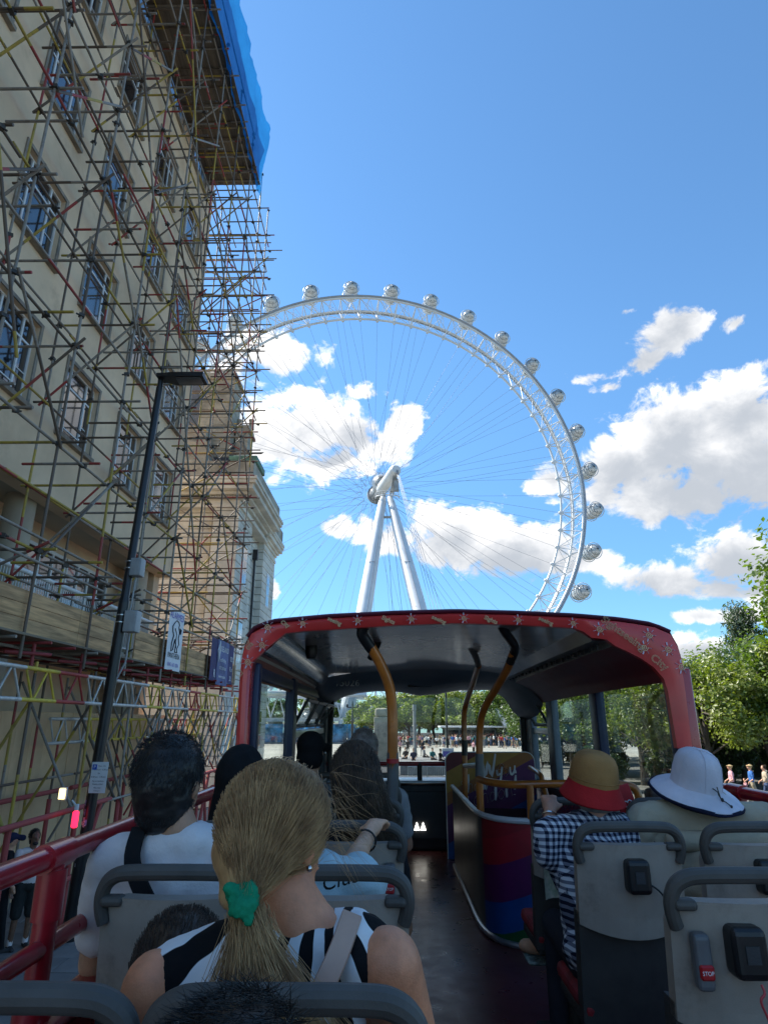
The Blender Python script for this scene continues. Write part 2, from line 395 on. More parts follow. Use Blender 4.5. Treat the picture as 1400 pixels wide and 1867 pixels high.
# hoarding along the pavement
hoard_m = pm('tan_hoarding_paint', (.74, .48, .26), .7, var=.12, scale=.8, bump=.1, dirt=((.55, .35, .18), 1.2, .5))
hd = empty('site_hoarding', (-7.9, 12, .1), label='tan site hoarding of upright boards behind the scaffold legs', cat='hoarding')
hme = MB().bbox(-.02, .02, 0, .595, 0, 3.75, .006).mesh('board', hoard_m)
for k in range(33): link('board', hme, hd, Vector((-7.9+random.uniform(-.008, .008), 3+k*.6, .1))-Vector(hd.location))
for z in (.5, 3.55): MB().box(-7.98, -7.93, 3, 22.8, z, z+.12).build('rail', hoard_m, hd, smooth=False)

# ================================================================ white stone building beyond
stone = pm('portland_stone', (.72, .68, .58), .85, var=.16, scale=.7, bump=.35, bscale=18, dirt=((.42, .38, .3), .45, .5))
stone_d = pm('weathered_stone', (.46, .42, .33), .9, var=.3, scale=.9, bump=.4, bscale=18, dirt=((.1, .095, .09), .9, .8))
slate = pm('dark_slate', (.045, .045, .048), .6, var=.3, scale=3, bump=.5, bscale=25)
copper = pm('green_copper', (.12, .24, .17), .7, var=.3, scale=2)
iron_m = pm('black_iron', (.02, .02, .022), .5, var=.2)
ch = empty('stone_building', (-12, 35, 0), label='white rusticated stone building with cornice and chimneys past the scaffold', cat='building')
core = MB().box(-24, -9.06, 30.42, 40.3, 0, 14.5).box(-9.06, -8.2, 30.06, 40.3, 0, 14.5).box(-8.2, -7.76, 30.06, 33, 0, 14.5).box(-8.2, -7.81, 36.76, 40.34, 0, 14.5)
core.build('wall_core', pm('joint_shadow_stone', (.22, .2, .17), .9), ch, smooth=False)
z = 0.0; k = 0
while z < 13.9:
    h = .43
    q = MB().bbox(-9.0, -7.7, 30.0, 33.1, z+.03, z+h, .018).bbox(-9.0, -8.13, 33.1, 36.7, z+.03, z+h, .018).bbox(-24, -9.0, 30.35, 33, z+.03, z+h, .018)
    q.bbox(-9.2, -7.75, 36.7, 40.4, z+.03, z+h, .018)
    o = q.build('stone_course', stone, ch, smooth=False); z += h; k += 1
def moulding(name, m, steps, x_in=-24):          # (z0, z1, projection)
    for z0, z1, pj in steps:
        q = MB().bbox(x_in, -7.7+pj, 30-pj, 36.9, z0, z1, .03); q.bbox(-9.6, -7.75+pj*.5, 36.7-pj*.5, 40.4+pj*.5, z0-.4, z1-.4, .03); q.build(name, m, ch, smooth=False)
moulding('cornice', stone, [(13.93, 14.12, .12), (14.12, 14.34, .02), (14.34, 14.52, .2), (14.52, 14.68, .45), (14.68, 14.95, .8), (14.95, 15.12, .95), (15.12, 15.3, 1.02)])
dn = MB()
for k in range(22): dn.box(-9.9+k*.13-.04, -9.9+k*.13+.04, 29.7, 29.86, 14.38, 14.5)
tag(dn.build('dentil', stone_d, ch, smooth=False), kind='stuff')
moulding('parapet', stone_d, [(15.3, 16.2, .75)])
MB().bbox(-8.3, -6.85, 29.4, 31.5, 16.2, 16.55, .05).build('copper_capping', copper, ch)
rf = MB().add([(-20, 30.6, 16.2), (-8.0, 30.6, 16.2), (-8.0, 40, 16.2), (-20, 40, 16.2), (-17, 33.6, 23.2), (-10.6, 33.6, 23.2), (-10.6, 38, 23.2), (-17, 38, 23.2)],
    [(0, 1, 5, 4), (1, 2, 6, 5), (2, 3, 7, 6), (3, 0, 4, 7), (4, 5, 6, 7)]).build('roof', slate, ch, smooth=False)
MB().bbox(-12.2, -9.6, 29.9, 31.4, 16.2, 17.6, .05).bbox(-12.0, -9.8, 30.1, 31.4, 17.6, 18.6, .05).build('dormer', stone_d, ch, smooth=False)
def chimney(x0, x1, y0, y1, z0, z1):
    c = MB(); n = max(3, int((z1-z0)/.45)); h = (z1-z0)/n
    for i in range(n): c.bbox(x0+(.02 if i % 2 else 0), x1, y0, y1, z0+i*h+.02, z0+(i+1)*h, .015)
    c.box(x0+.06, x1-.06, y0+.06, y1-.06, z0, z1); c.bbox(x0-.12, x1+.12, y0-.12, y1+.12, z1, z1+.22, .04); c.bbox(x0-.05, x1+.05, y0-.05, y1+.05, z1+.22, z1+.45, .04)
    cc = c.build('chimney', stone_d, ch, smooth=False)
    for i in range(2): MB().lathe([(.16, 0), (.14, .5), (.17, .55), (.17, .6)], 12, Matrix.Translation(((x0+x1)/2+(i-.5)*.7, (y0+y1)/2, z1+.45))).build('chimney_pot', stone_d, cc)
chimney(-10.6, -8.75, 31.0, 32.6, 16.2, 21.9)
chimney(-8.65, -7.95, 31.6, 32.8, 16.2, 18.9)
MB().tube([(-8.02, 35.6, 0), (-8.02, 35.6, 12.6)], .07, 8).box(-8.13, -7.85, 35.45, 35.75, 12.6, 13.2).build('drainpipe', iron_m, ch)
for zs in (2.2, 6.4, 10.3):
    for y in (31.4, 33.8, 38.0):
        X = -7.7 if y < 33 else -8.13 if y < 36 else -7.75
        o = MB().box(X-.1, X+.02, y, y+.9, zs, zs+2.1).build('window', white_fr, ch, smooth=False)
        for a in range(2):
            for b in range(3): MB().box(X-.02, X+.028, y+.07+a*.4, y+.43+a*.4, zs+.08+b*.66, zs+.68+b*.66).build('pane', pane_m, o, smooth=False)

# ================================================================ scaffold
def tube_mat(name, stops):
    m = bpy.data.materials.new(name); m.use_nodes = True; t = NT(m.node_tree); b = t.n['Principled BSDF']
    co = t.new('ShaderNodeTexCoord').outputs['Object']; gz = t.sep(co)[2]
    rnd = t.new('ShaderNodeObjectInfo').outputs['Random']
    zz_ = t.m('ADD', gz, t.m('MULTIPLY', t.m('SUBTRACT', rnd, .5), .3))
    rp = t.new('ShaderNodeValToRGB'); rp.color_ramp.interpolation = 'CONSTANT'
    e = rp.color_ramp.elements
    while len(e) > 1: e.remove(e[-1])
    e[0].position = 0; e[0].color = (*stops[0][1], 1)
    for p, c in stops[1:]: q = e.new(p); q.color = (*c, 1)
    t.l.new(zz_, rp.inputs[0])
    geo = t.new('ShaderNodeNewGeometry').outputs['Position']
    n = t.noise(geo, 9, 6, .7); n2 = t.noise(geo, 2.2, 3, .5)
    c = t.mix(t.smooth(n, .5, .68, 0, .6), rp.outputs[0], (.12, .08, .05))
    c = t.mix(t.m('MULTIPLY', t.smooth(n2, .35, .7), .3), c, (.14, .11, .08))
    t.l.new(c, b.inputs['Base Color']); b.inputs['Roughness'].default_value = .55; b.inputs['Metallic'].default_value = .15
    return m
GR, RD, YE, DK = (.29, .25, .205), (.36, .04, .035), (.46, .32, .045), (.12, .085, .06)
TUBES = [tube_mat('steel_tube', [(0, GR)]), tube_mat('dark_steel_tube', [(0, DK), (.7, GR)]), tube_mat('tube_red_ends', [(0, RD), (.16, GR), (.86, RD)]),
         tube_mat('tube_yellow_ends', [(0, YE), (.22, DK), (.8, YE)]), tube_mat('tube_yellow_red', [(0, GR), (.35, YE), (.62, RD), (.8, DK)]),
         tube_mat('tube_red_yellow', [(0, DK), (.2, RD), (.42, YE), (.66, GR)]), tube_mat('yellow_tube', [(0, YE), (.75, DK)])]
UNIT = [MB().tube([(0, 0, 0), (0, 0, 1)], 1, 10).mesh('tube', m) for m in TUBES]
padm = pm('red_foam_padding', (.42, .075, .065), .8, var=.2, scale=3)
UNITP = MB().tube([(0, 0, 0), (0, 0, 1)], 1, 10).mesh('padded_tube', padm)
redm = pm('red_painted_steel', (.3, .035, .035), .6, var=.25, scale=6)
UNITR = MB().tube([(0, 0, 0), (0, 0, 1)], 1, 10).mesh('red_tube', redm)
couplerm = pm('coupler_steel', (.07, .06, .05), .6, metal=.4)
sc = empty('scaffold', (-6.7, 13, .1), label='tall tube scaffold with red and yellow banded poles against the cream hotel', cat='scaffold')
SCL = Vector(sc.location); CPL = MB(); rs = random.Random(11)
def pole(name, p, q, me=None, r=.0262, parent=sc, wts=(5, 4, 4, 3, 4, 4, 2)):
    p = Vector(p); q = Vector(q); d = q-p
    if me is None: me = rs.choices(UNIT, wts)[0]
    o = bpy.data.objects.new(name, me); COL.objects.link(o); o.parent = parent
    o.location = p-SCL; o.rotation_mode = 'QUATERNION'; o.rotation_quaternion = d.to_track_quat('Z', 'Y'); o.scale = (r, r, d.length); return o
def coupler(p):
    M = Matrix.Translation(p) @ Euler((rs.uniform(-.3, .3), rs.uniform(-.3, .3), rs.uniform(0, 3))).to_matrix().to_4x4()
    CPL.box(-.04, .04, -.05, .05, -.035, .035, M); CPL.box(-.012, .012, .05, .1, -.012, .012, M); CPL.box(.04, .085, -.012, .012, -.012, .012, M)
XO, XM, XI = -5.9, -6.75, -7.62
SY = [4.0, 6.0, 8.05, 10.1, 12.25, 14.1, 16.3, 18.4, 20.5, 22.45, 24.1]
LZ = [6.35+1.98*i for i in range(10)]           # lift heights
ZTOP = 25.75
for y in SY:
    for X, zb in ((XO, 4.6), (XI, .1)):
        zc = zb; top = ZTOP+(rs.uniform(1.2, 2.9) if X == XO else rs.uniform(-.2, .2))
        while zc < top-.3:
            ln = rs.choice((4.9, 6.4, 6.4)); z1 = min(top, zc+ln); yy = y+rs.uniform(-.04, .04)
            pole('standard', (X+rs.uniform(-.02, .02), yy, zc), (X+rs.uniform(-.02, .02), yy, z1)); coupler(Vector((X, yy, z1))); zc = z1
for i, z in enumerate(LZ+[ZTOP-.12]):
    for X, dx in ((XO, -.055), (XI, .055)):
        y0 = 2.5
        while y0 < 24.2:
            ln = rs.choice((4.2, 5.2, 6.4)); y1 = min(y0+ln, 24.9)
            zo = rs.uniform(-.02, .02); pole('ledger', (X+dx+rs.uniform(-.02, .02), y0, z+zo), (X+dx+rs.uniform(-.02, .02), y1, z+zo+rs.uniform(-.03, .03))); y0 = y1-.25
    if i % 2 == 0 and i < 9:
        for y0, y1 in ((3, 9.2), (8.9, 15.1), (14.7, 20.9), (19, 25)): pole('ledger', (XO-.06, y0, z+1.0), (XO-.06, y1, z+1.0+rs.uniform(-.06, .06)))
    for y in SY:
        a = rs.uniform(-.12, .12); x0 = -7.97+rs.uniform(0, .2) if y < 22.4 else -9.5; x1 = XO+rs.uniform(.08, .5)
        pole('transom', (x0, y+.06, z+.05), (x1, y+.06+a*.1, z+.05), wts=(2, 7, 5, 3, 1, 1, 1))
        for X in (XO, XI): coupler(Vector((X, y, z)))
        if rs.random() < .8:                     # second, shorter transom in the bay
            yb = y+rs.uniform(.6, 1.4); xs = rs.uniform(-7.6, -6.9); pole('transom', (xs, yb, z+.05), (xs+rs.uniform(1.3, 1.9), yb, z+.05), wts=(2, 7, 5, 3, 1, 1, 1)); coupler(Vector((XO-.05, yb, z)))
# face braces (zig-zag) and cross braces
for k in range(len(SY)-1):
    up = k % 2
    for i in range(0, 9):
        if (i+k) % 3 != 0: continue
        y0, y1 = (SY[k], SY[k+1]) if up else (SY[k+1], SY[k])
        if y1-y0 < 0 and i % 2: pass
        pole('brace', (XO+.06, y0, LZ[i]-.1), (XO+.06, y1, LZ[i+1]+.1 if i+1 < len(LZ) else ZTOP)); up = 1-up
for k, y in enumerate(SY):
    for i in range(-1, 9):
        if (i+k) % 2: continue
        z0 = LZ[i] if i >= 0 else 5.6; z1 = LZ[i+1]
        a, b = (XI, XO) if (i//2+k) % 2 else (XI, XO)
        pole('brace', (a-.1, y-.06, z0-.1), (b+.18, y-.06, z1+.15)); coupler(Vector((b, y-.05, z1)))
for a, b, me in [((XO+.1, 3.6, 21.2), (XO+.05, 9.0, 14.2), 0), ((XO+.1, 8.2, 22.5), (XO+.05, 12.6, 15.2), 1), ((XO+.1, 6.6, 12.6), (XO+.1, 8.4, 9.0), 3), ((XO+.1, 12.0, 24.6), (XO+.05, 16.4, 16.2), 5), ((XO+.1, 14.2, 14.6), (XO+.1, 18.2, 7.6), 2)]:
    pole('brace', a, b, UNIT[me])
# return round the end of the hotel
for X in (-9.4, -11.2):
    for y in (22.7, 24.1): pole('standard', (X, y, .1), (X+.04, y, 8)); pole('standard', (X, y, 7.9), (X, y, 16)); pole('standard', (X, y, 15.9), (X, y, ZTOP-rs.uniform(.3, 2)))
for i, z in enumerate(LZ):
    for y in (22.65, 24.15): pole('ledger', (-12, y, z+.1), (XO+rs.uniform(.25, .6), y, z+.1+rs.uniform(-.03, .03)))
    pole('ledger', (-12, 24.15, z+1.05), (XO+rs.uniform(.15, .5), 24.15, z+1.05))
    if i < 9: pole('brace', (-9.4 if i % 2 else -5.9, 24.22, z), (-5.9 if i % 2 else -9.4, 24.22, LZ[i+1])); pole('brace', (XI, 24.2, LZ[i+1]), (XO, 24.2, z))
    pole('transom', (-9.42, 22.2, z+.2), (-9.4, 24.9, z+.2))
cb = CPL.build('coupler', couplerm, sc, smooth=False); tag(cb, kind='stuff')
# top deck
boardm = [pm('scaffold_board_%d' % i, c, .85, var=.25, scale=2.0, bump=.3, bscale=30, stretch=(3, .35, 3), dirt=((.1, .08, .06), 2, .7)) for i, c in enumerate([(.2, .155, .11), (.155, .125, .095), (.24, .185, .125)])]
bdme = [MB().bbox(-.111, .111, 0, 3.88, 0, .04, .004).mesh('board', m) for m in boardm]
for i in range(10):
    for j in range(5):
        link('board', rs.choice(bdme), sc, Vector((-7.93+.112+i*.226, 1.9+j*3.9+(.3 if i % 2 else 0)*0, ZTOP+.1+rs.uniform(0, .012)))-SCL)
for i in range(28):
    y = 2.2+i*.7; pole('transom', (-8.0+rs.uniform(0, .2), y, ZTOP+.06), (XO+rs.uniform(.1, .45), y, ZTOP+.06), wts=(4, 6, 3, 4, 1, 1, 2))
for z in (ZTOP+1.1, ZTOP+2.3):
    for y0 in (2, 8, 14): pole('guard_rail', (XO-.06, y0, z), (XO-.06, y0+7, z))
# blue debris netting
def netmat():
    m = bpy.data.materials.new('blue_debris_netting'); m.use_nodes = True; t = NT(m.node_tree); t.n.clear()
    o = t.new('ShaderNodeOutputMaterial'); d = t.new('ShaderNodeBsdfDiffuse'); tl = t.new('ShaderNodeBsdfTranslucent'); tr = t.new('ShaderNodeBsdfTransparent')
    co = t.new('ShaderNodeTexCoord').outputs['Object']; n = t.noise(co, 1.1, 5, .6)
    c = t.mix(t.smooth(n, .3, .7), (.012, .1, .36), (.03, .22, .6)); t.l.new(c, d.inputs[0])
    tl.inputs[0].default_value = (.015, .2, .5, 1); tr.inputs[0].default_value = (.35, .65, .95, 1)
    a = t.new('ShaderNodeMixShader'); a.inputs[0].default_value = .4; t.l.new(d.outputs[0], a.inputs[1]); t.l.new(tl.outputs[0], a.inputs[2])
    b = t.new('ShaderNodeMixShader'); b.inputs[0].default_value = .2; t.l.new(a.outputs[0], b.inputs[1]); t.l.new(tr.outputs[0], b.inputs[2]); t.l.new(b.outputs[0], o.inputs[0]); return m
net = MB(); rows = []
for i in range(100):
    y = 2+i*.2; row = []
    for j in range(18):
        f = j/17; z = ZTOP-.15+f*3.55-.14*abs(math.sin(y*.75))*f
        row.append(Vector((XO+.1+.28*f+.13*noise.noise((y*.9, z*.8, 0))+.09*noise.noise((y*2.7, z*1.1, 4))+.04*noise.noise((y*6.1, z*2.4, 9))+.05*math.sin(y*3)*f, y, z)))
    rows.append(row)
net.loft(rows); netting = net.build('debris_netting', netmat(), sc, smooth='all')
# gantry: fascia boards, deck, lattice beam
fasm = [pm('fascia_board_%d' % i, c, .85, var=.3, scale=1.8, bump=.4, bscale=24, stretch=(4, .5, 6), dirt=((.3, .2, .11), 2.2, .5)) for i, c in enumerate([(.68, .4, .185), (.6, .355, .17), (.54, .33, .16)])]
for j, (y0, y1) in enumerate([(4.2, 8.1), (8.1, 12.0), (12.0, 13.5), (14.75, 18.4), (18.4, 22.2), (22.2, 24.6)]):
    for i in range(3):
        MB().bbox(XO-.12, XO-.08, y0+.006, y1-.006, 5.02+i*.226, 5.02+(i+1)*.226-.006, .004).build('fascia_board', fasm[(i+j*2) % 3], sc)
for i in range(9):
    for j in range(5): link('board', rs.choice(bdme), sc, Vector((-7.9+.112+i*.226, 4.6+j*3.9, 4.96))-SCL)
for i in range(24):
    y = 4.6+i*.86; pole('transom', (-7.9, y, 4.9), (XO+rs.uniform(.05, .3), y, 4.9), UNITR if i % 3 else UNIT[1])
    if i % 2: pole('base_plate_leg', (XO-.1, y, 4.5), (XO-.1, y, 4.9), UNITR, .03); pole('ledger', (XO-.35, y-.4, 4.72), (XO+.1, y+.2, 4.72), UNITR, .03)
for X in (-6.3, -6.9, -7.5):
    for y0 in (4.5, 10.5, 16.5): pole('ledger', (X, y0, 4.83), (X, y0+6.4, 4.83), wts=(2, 6, 1, 3, 0, 0, 1))
for z, y0, y1 in ((6.15, 3, 12.5), (6.55, 3, 13.3), (6.1, 14.5, 24.6), (6.6, 14.6, 24.5)): pole('guard_rail', (XO+.04, y0, z), (XO+.04, y1, z), UNIT[0], .0245)
def lattice(X, y0, y1, z0, z1, cols):
    n = len(cols); L = (y1-y0)/n
    for i, cm in enumerate(cols):
        b = MB().tube([(X, y0+i*L, z0), (X, y0+(i+1)*L, z0)], .034, 10).tube([(X, y0+i*L, z1), (X, y0+(i+1)*L, z1)], .034, 10)
        bo = b.build('lattice_beam', cm, sc); kk = int(L/.3); s = L/kk
        for j in range(kk):
            ya = y0+i*L+j*s; za, zb = (z0, z1) if j % 2 else (z1, z0)
            MB().tube([(X, ya+.02, za), (X, ya+s-.02, zb)], .02, 7).build('lattice_bar', cm, bo)
lm = {'s': pm('galvanised_beam', (.6, .57, .52), .5, metal=.3, var=.2, dirt=((.2, .15, .11), 5, .6)), 'y': pm('yellow_beam', (.66, .46, .05), .6, dirt=((.2, .15, .08), 5, .6)), 'r': pm('red_beam', (.46, .05, .04), .6, dirt=((.15, .06, .05), 5, .6))}
lattice(XO+.02, 6.0, 25.2, 3.98, 4.47, [lm[c] for c in 'ssssyrsssyssryyssy'])
lattice(-7.3, 14, 25.2, 3.2, 3.7, [lm[c] for c in 'syysry'])
# legs below the gantry
for k, y in enumerate([5, 6.9, 8.8, 10.7, 12.9, 14.8, 16.8, 18.8, 20.8, 22.8, 24.6]):
    for X in (XO-.05, -7.45):
        pole('standard', (X, y, 1.9), (X, y, 4.6)); pole('padded_standard', (X, y, .1), (X, y, 2.05), UNITP, .048)
    pole('brace', (XO-.1, y, 2.0), (-7.4, y, 4.4)); pole('brace', (-7.4, y+.1, 1.2), (XO-.1, y+.1, 4.0))
    if k != 3: pole('padded_brace', (XO, y, .2), (XO, y+.9, 2.1), UNITP, .048)
    if k % 2 == 0 and k != 2: pole('brace', (XO+.02, y, 4.1), (XO+.02, y+2.0, 1.9)); pole('padded_brace', (XO+.05, y+.9, .2), (XO+.05, y+.15, 2.1), UNITP, .045)
for y0 in (4.4, 10, 15.6, 20):
    pole('padded_rail', (XO+.02, y0, 2.1), (XO+.02, y0+4.2, 2.12), UNITP, .048); pole('ledger', (XO+.04, y0+4, 2.1), (XO+.04, y0+6, 2.1), UNIT[0], .0245)
    pole('padded_rail', (-7.4, y0, 2.2), (-7.4, y0+5.4, 2.2), UNITP, .048); pole('padded_rail', (XO+.03, y0+2, .95), (XO+.03, y0+4.4, .95), UNITP, .045)
    pole('ledger', (-7.36, y0, 2.5), (-7.36, y0+5.5, 2.5), UNIT[1])
for k in range(18):                              # cross-braced bays further along
    y = 15.5+k*.55; pole('brace', (XO-.03, y, 2.3), (XO-.03, y+1.3, 3.95)); pole('brace', (-7.25, y+1.3, 2.0), (-7.25, y, 3.2))

# lamps fixed to the scaffold
wl = empty('warning_lamp', (XO+.12, 12.0, 1.7), label='glowing red warning lamp hung on the scaffold leg', cat='lamp')
p = atY(137, 1494, 12.0); wl.location = p
MB().bbox(p.x-.05, p.x+.05, p.y-.04, p.y+.04, p.z-.14, p.z+.13, .03).build('lens', emit('red_lamp_lens', (1, .015, .06), 1.6), wl)
MB().bbox(p.x-.03, p.x+.03, p.y-.03, p.y+.03, p.z+.13, p.z+.24, .01).tube([(p.x, p.y, p.z+.2), (p.x-.1, p.y, p.z+.3)], .015).build('bracket', white_fr, wl)
bl = empty('bulkhead_lamp', label='small square warm lit bulkhead lamp behind the scaffold rail', cat='lamp'); p = atY(113, 1448, 12.4); bl.location = p
MB().bbox(p.x-.055, p.x+.055, p.y-.02, p.y+.02, p.z-.09, p.z+.09, .01).build('diffuser', emit('warm_lamp', (1, .78, .35), 1.2), bl)
MB().bbox(p.x-.07, p.x+.07, p.y+.02, p.y+.06, p.z-.11, p.z+.11, .01).build('housing', white_fr, bl)

# ================================================================ lamp post
blackp = pm('black_lamp_post_paint', (.011, .011, .013), .35, var=.3, scale=5)
B0 = Vector((-5.51, 12.32, .1)); B1 = atY(291, 706, 12.3)
lp = empty('lamp_post', B0, label='tall black street lamp post with stickers and flat lamp head beside the scaffold', cat='lamp post')
def along(z): return B0.lerp(B1, (z-B0.z)/(B1.z-B0.z))
MB().tube([B0, along(1.6)], .125, 16).tube([along(1.6), along(1.7)], [.125, .1], 16).tube([along(1.7), along(5.9)], .1, 16).tube([along(5.9), along(6.0), B1], [.1, .082, .07], 16).build('pole', blackp, lp)
hx = atY(293, 694, 12.3)
hd_ = MB().loft([[Vector((hx.x+x, hx.y+y, hx.z+z+.06)) for y, z in ((-.16, -.03), (.16, -.03), (.16, .04), (-.16, .05))] for x in (-.05, .12)]+[[Vector((hx.x+x, hx.y+y*1.3, hx.z+z+.06)) for y, z in ((-.16, -.06), (.16, -.06), (.16, .03), (-.16, .04))] for x in (.3, .85, 1.0)], True)
hd_.add([Vector((hx.x-.05, hx.y+y, hx.z+z+.06)) for y, z in ((-.16, -.03), (.16, -.03), (.16, .04), (-.16, .05))], [(0, 1, 2, 3)]); hd_.add([Vector((hx.x+1.0, hx.y+y*1.3, hx.z+z+.06)) for y, z in ((-.16, -.06), (.16, -.06), (.16, .03), (-.16, .04))], [(0, 1, 2, 3)])
hd_.tube([(hx.x, hx.y, hx.z-.25), (hx.x, hx.y, hx.z+.06)], .06, 12)
head = hd_.build('lamp_head', blackp, lp)
MB().bbox(hx.x+.38, hx.x+.92, hx.y-.15, hx.y+.15, hx.z-.02, hx.z+.002, .01).build('lens', pm('lamp_lens', (.13, .13, .13), .3), head)
boxm = pm('grey_control_box', (.33, .34, .34), .5, var=.1); bandm = pm('steel_band', (.5, .5, .5), .3, metal=.9)
for (u, v, s) in ((250, 1034, 1), (240, 1132, 1.15)):
    q = atY(u, v, 12.3); o = MB().bbox(q.x-.09*s, q.x+.13*s, q.y-.14, q.y+.1, q.z-.2*s, q.z+.16*s, .015).box(q.x+.02*s, q.x+.1*s, q.y-.15, q.y-.141, q.z-.19*s, q.z+.14*s).build('control_box', boxm, lp)
    for dz in (-.04, .1): a = along(q.z+dz); MB().tube([a, a+Vector((0, 0, .02))], .106, 16).build('band', bandm, o)
    MB().tube([(q.x, q.y, q.z-.2*s), (q.x-.02, q.y, q.z-.8), along(q.z-1.1)+Vector((.1, 0, 0))], .018, 6).build('cable', boxm, lp)
q = along(3.55); a = atY(180, 1418, 12.16)
sg = MB().bbox(a.x-.15, a.x+.15, a.y-.012, a.y, a.z-.26, a.z+.26, .004).build('sign_plate', pm('white_sign', (.7, .7, .68), .5, var=.05), lp)
rotX = Matrix.Rotation(math.pi/2, 4, 'X')
MB().box(a.x-.13, a.x-.05, a.y-.016, a.y-.0125, a.z+.13, a.z+.22).build('blue_panel', pm('sign_blue', (.02, .1, .5), .5), sg)
ink = pm('dark_print', (.05, .05, .06), .6)
text_mesh('lettering', 'P', .075, pm('white_print', (.75, .75, .75), .6), Matrix.Translation((a.x-.09, a.y-.017, a.z+.175)) @ rotX, sg, .0005)
for i, (s, dz) in enumerate([('Mon - Fri', .19), ('8.30 am - 6.30 pm', .13), ('Sat', .07), ('8.30 am - 1.30 pm', .01), ('Pay at machine', -.06), ('Display ticket', -.11), ('Max stay', -.17), ('4 hours', -.22)]):
    text_mesh('lettering', s, .035, ink, Matrix.Translation((a.x+(.04 if i < 2 else 0), a.y-.014, a.z+dz)) @ rotX, sg, .0005)
stm = [pm('sticker_%d' % i, c, .6, var=.4, scale=18) for i, c in enumerate([(.62, .62, .6), (.5, .53, .58), (.2, .3, .55), (.55, .42, .4), (.3, .32, .34)])]
for k in range(46):
    zz_ = rs.uniform(1.2, 2.95); an = rs.uniform(-1.9, .1); c = along(zz_); hw, hh = rs.uniform(.12, .4), rs.uniform(.02, .055); rr = (.127 if zz_ < 1.6 else .102)+.0006*k/46
    if 1.55 < zz_ < 1.75: continue
    MB().loft([[c+Vector((math.sin(an+hw*(i/3-.5))*rr, -math.cos(an+hw*(i/3-.5))*rr, s*hh)) for i in range(4)] for s in (-1, 1)]).build('sticker', rs.choice(stm), lp)

# ================================================================ banners
def banner_frame(u0, v0, u1, v1):                # corner on the guard rail plane
    return atX(u0, v0, XO+.09), atX(u1, v1, XO+.09)
bw = pm('white_banner', (.72, .72, .72), .7, var=.05, scale=2); purple = pm('purple_print', (.22, .17, .5), .7); navy = pm('navy_banner', (.03, .025, .13), .7, var=.2, scale=3)
def cloth(name, X, y0, y1, z0, z1, m, parent, amp=.015):
    return MB().loft([[Vector((X+amp*math.sin(i*.9+j*.5), y0+(y1-y0)*i/10, z0+(z1-z0)*j/8)) for j in range(9)] for i in range(11)]).build(name, m, parent, smooth='all')
rotY = Matrix.Rotation(math.pi/2, 4, 'Z') @ Matrix.Rotation(math.pi/2, 4, 'X')
b1 = empty('banner', (XO+.09, 16.6, 5), label='white banner reading ALARMED with a panther drawing on the scaffold fascia', cat='banner')
q0, q1 = atX(311, 1130, XO+.09), atX(329, 1212, XO+.09); Y0, Y1 = 16.35, 17.55; Z1, Z0 = 6.5, 4.92
cloth('sheet', XO+.09, Y0, Y1, Z0, Z1, bw, b1, .004)
XT = XO+.1; ym = (Y0+Y1)/2
text_mesh('lettering', 'ALARMED', .25, purple, Matrix.Translation((XT, ym, Z1-.17)) @ rotY, b1, .0005)
text_mesh('lettering', 'PANTHERA', .19, pm('black_print', (.02, .02, .025), .7), Matrix.Translation((XT, ym, Z0+.37)) @ rotY, b1, .0005)
text_mesh('lettering', '0345 165 1034', .14, purple, Matrix.Translation((XT, ym, Z0+.14)) @ rotY, b1, .0005)
pts = [(-.12, .32), (-.02, .38), (.1, .36), (.16, .3), (.13, .24), (.2, .12), (.16, 0), (.22, -.14), (.12, -.26), (.16, -.34), (.02, -.34), (.04, -.18), (-.04, -.06), (-.1, -.3), (-.2, -.34), (-.2, -.16), (-.12, .02), (-.2, .12), (-.22, .22)]
MB().tube([(XT, ym+a*1.35, (Z0+Z1)/2+.08+b*1.15) for a, b in pts], .014, 5, closed=True).tube([(XT, ym+a, (Z0+Z1)/2+b) for a, b in [(.3, .35), (.36, .2), (.4, .32)]], .016, 5).tube([(XT, ym+a, (Z0+Z1)/2+b) for a, b in [(-.1, .3), (.06, .16), (.02, -.04), (.1, -.2)]], .012, 5).build('panther_drawing', pm('black_print', (.02, .02, .025), .7), b1)
b2 = empty('banner', (XO+.09, 21.6, 5), label='navy blue scaffolding company banner with white lettering further along', cat='banner')
Y0, Y1, Z0, Z1 = 20.45, 23.4, 4.9, 6.25; ym = (Y0+Y1)/2
cloth('sheet', XO+.09, Y0, Y1, Z0, Z1, navy, b2, .004); cloth('sheet', XO+.1, Y0+.75, Y1-.75, Z0-.1, Z1+.02, pm('blue_print_panel', (.12, .14, .3), .7, var=.3, scale=3), b2, .003)
wp = pm('white_print', (.75, .75, .75), .6)
for s, size, y, z in (('ROSELAND', .26, ym, 5.98), ('scaffolding', .18, ym, 5.62), ('01732 000 464', .15, ym, 5.35), ('www.roseland', .15, ym, 5.08), ('R', .36, Y0+.5, 5.12), ('020', .24, Y1-.35, 5.75), ('R.o', .24, Y1-.35, 5.4), ('20.', .24, Y1-.35, 5.08)):
    text_mesh('lettering', s, size, wp, Matrix.Translation((XO+.112, y, z)) @ rotY, b2, .0005)
MB().tube([(XO+.112, Y0+.95, 6.2), (XO+.112, Y0+.78, 5.9), (XO+.112, Y0+.9, 5.55), (XO+.112, Y0+.98, 5.9)], .03, 5, closed=True).build('swoosh', wp, b2)
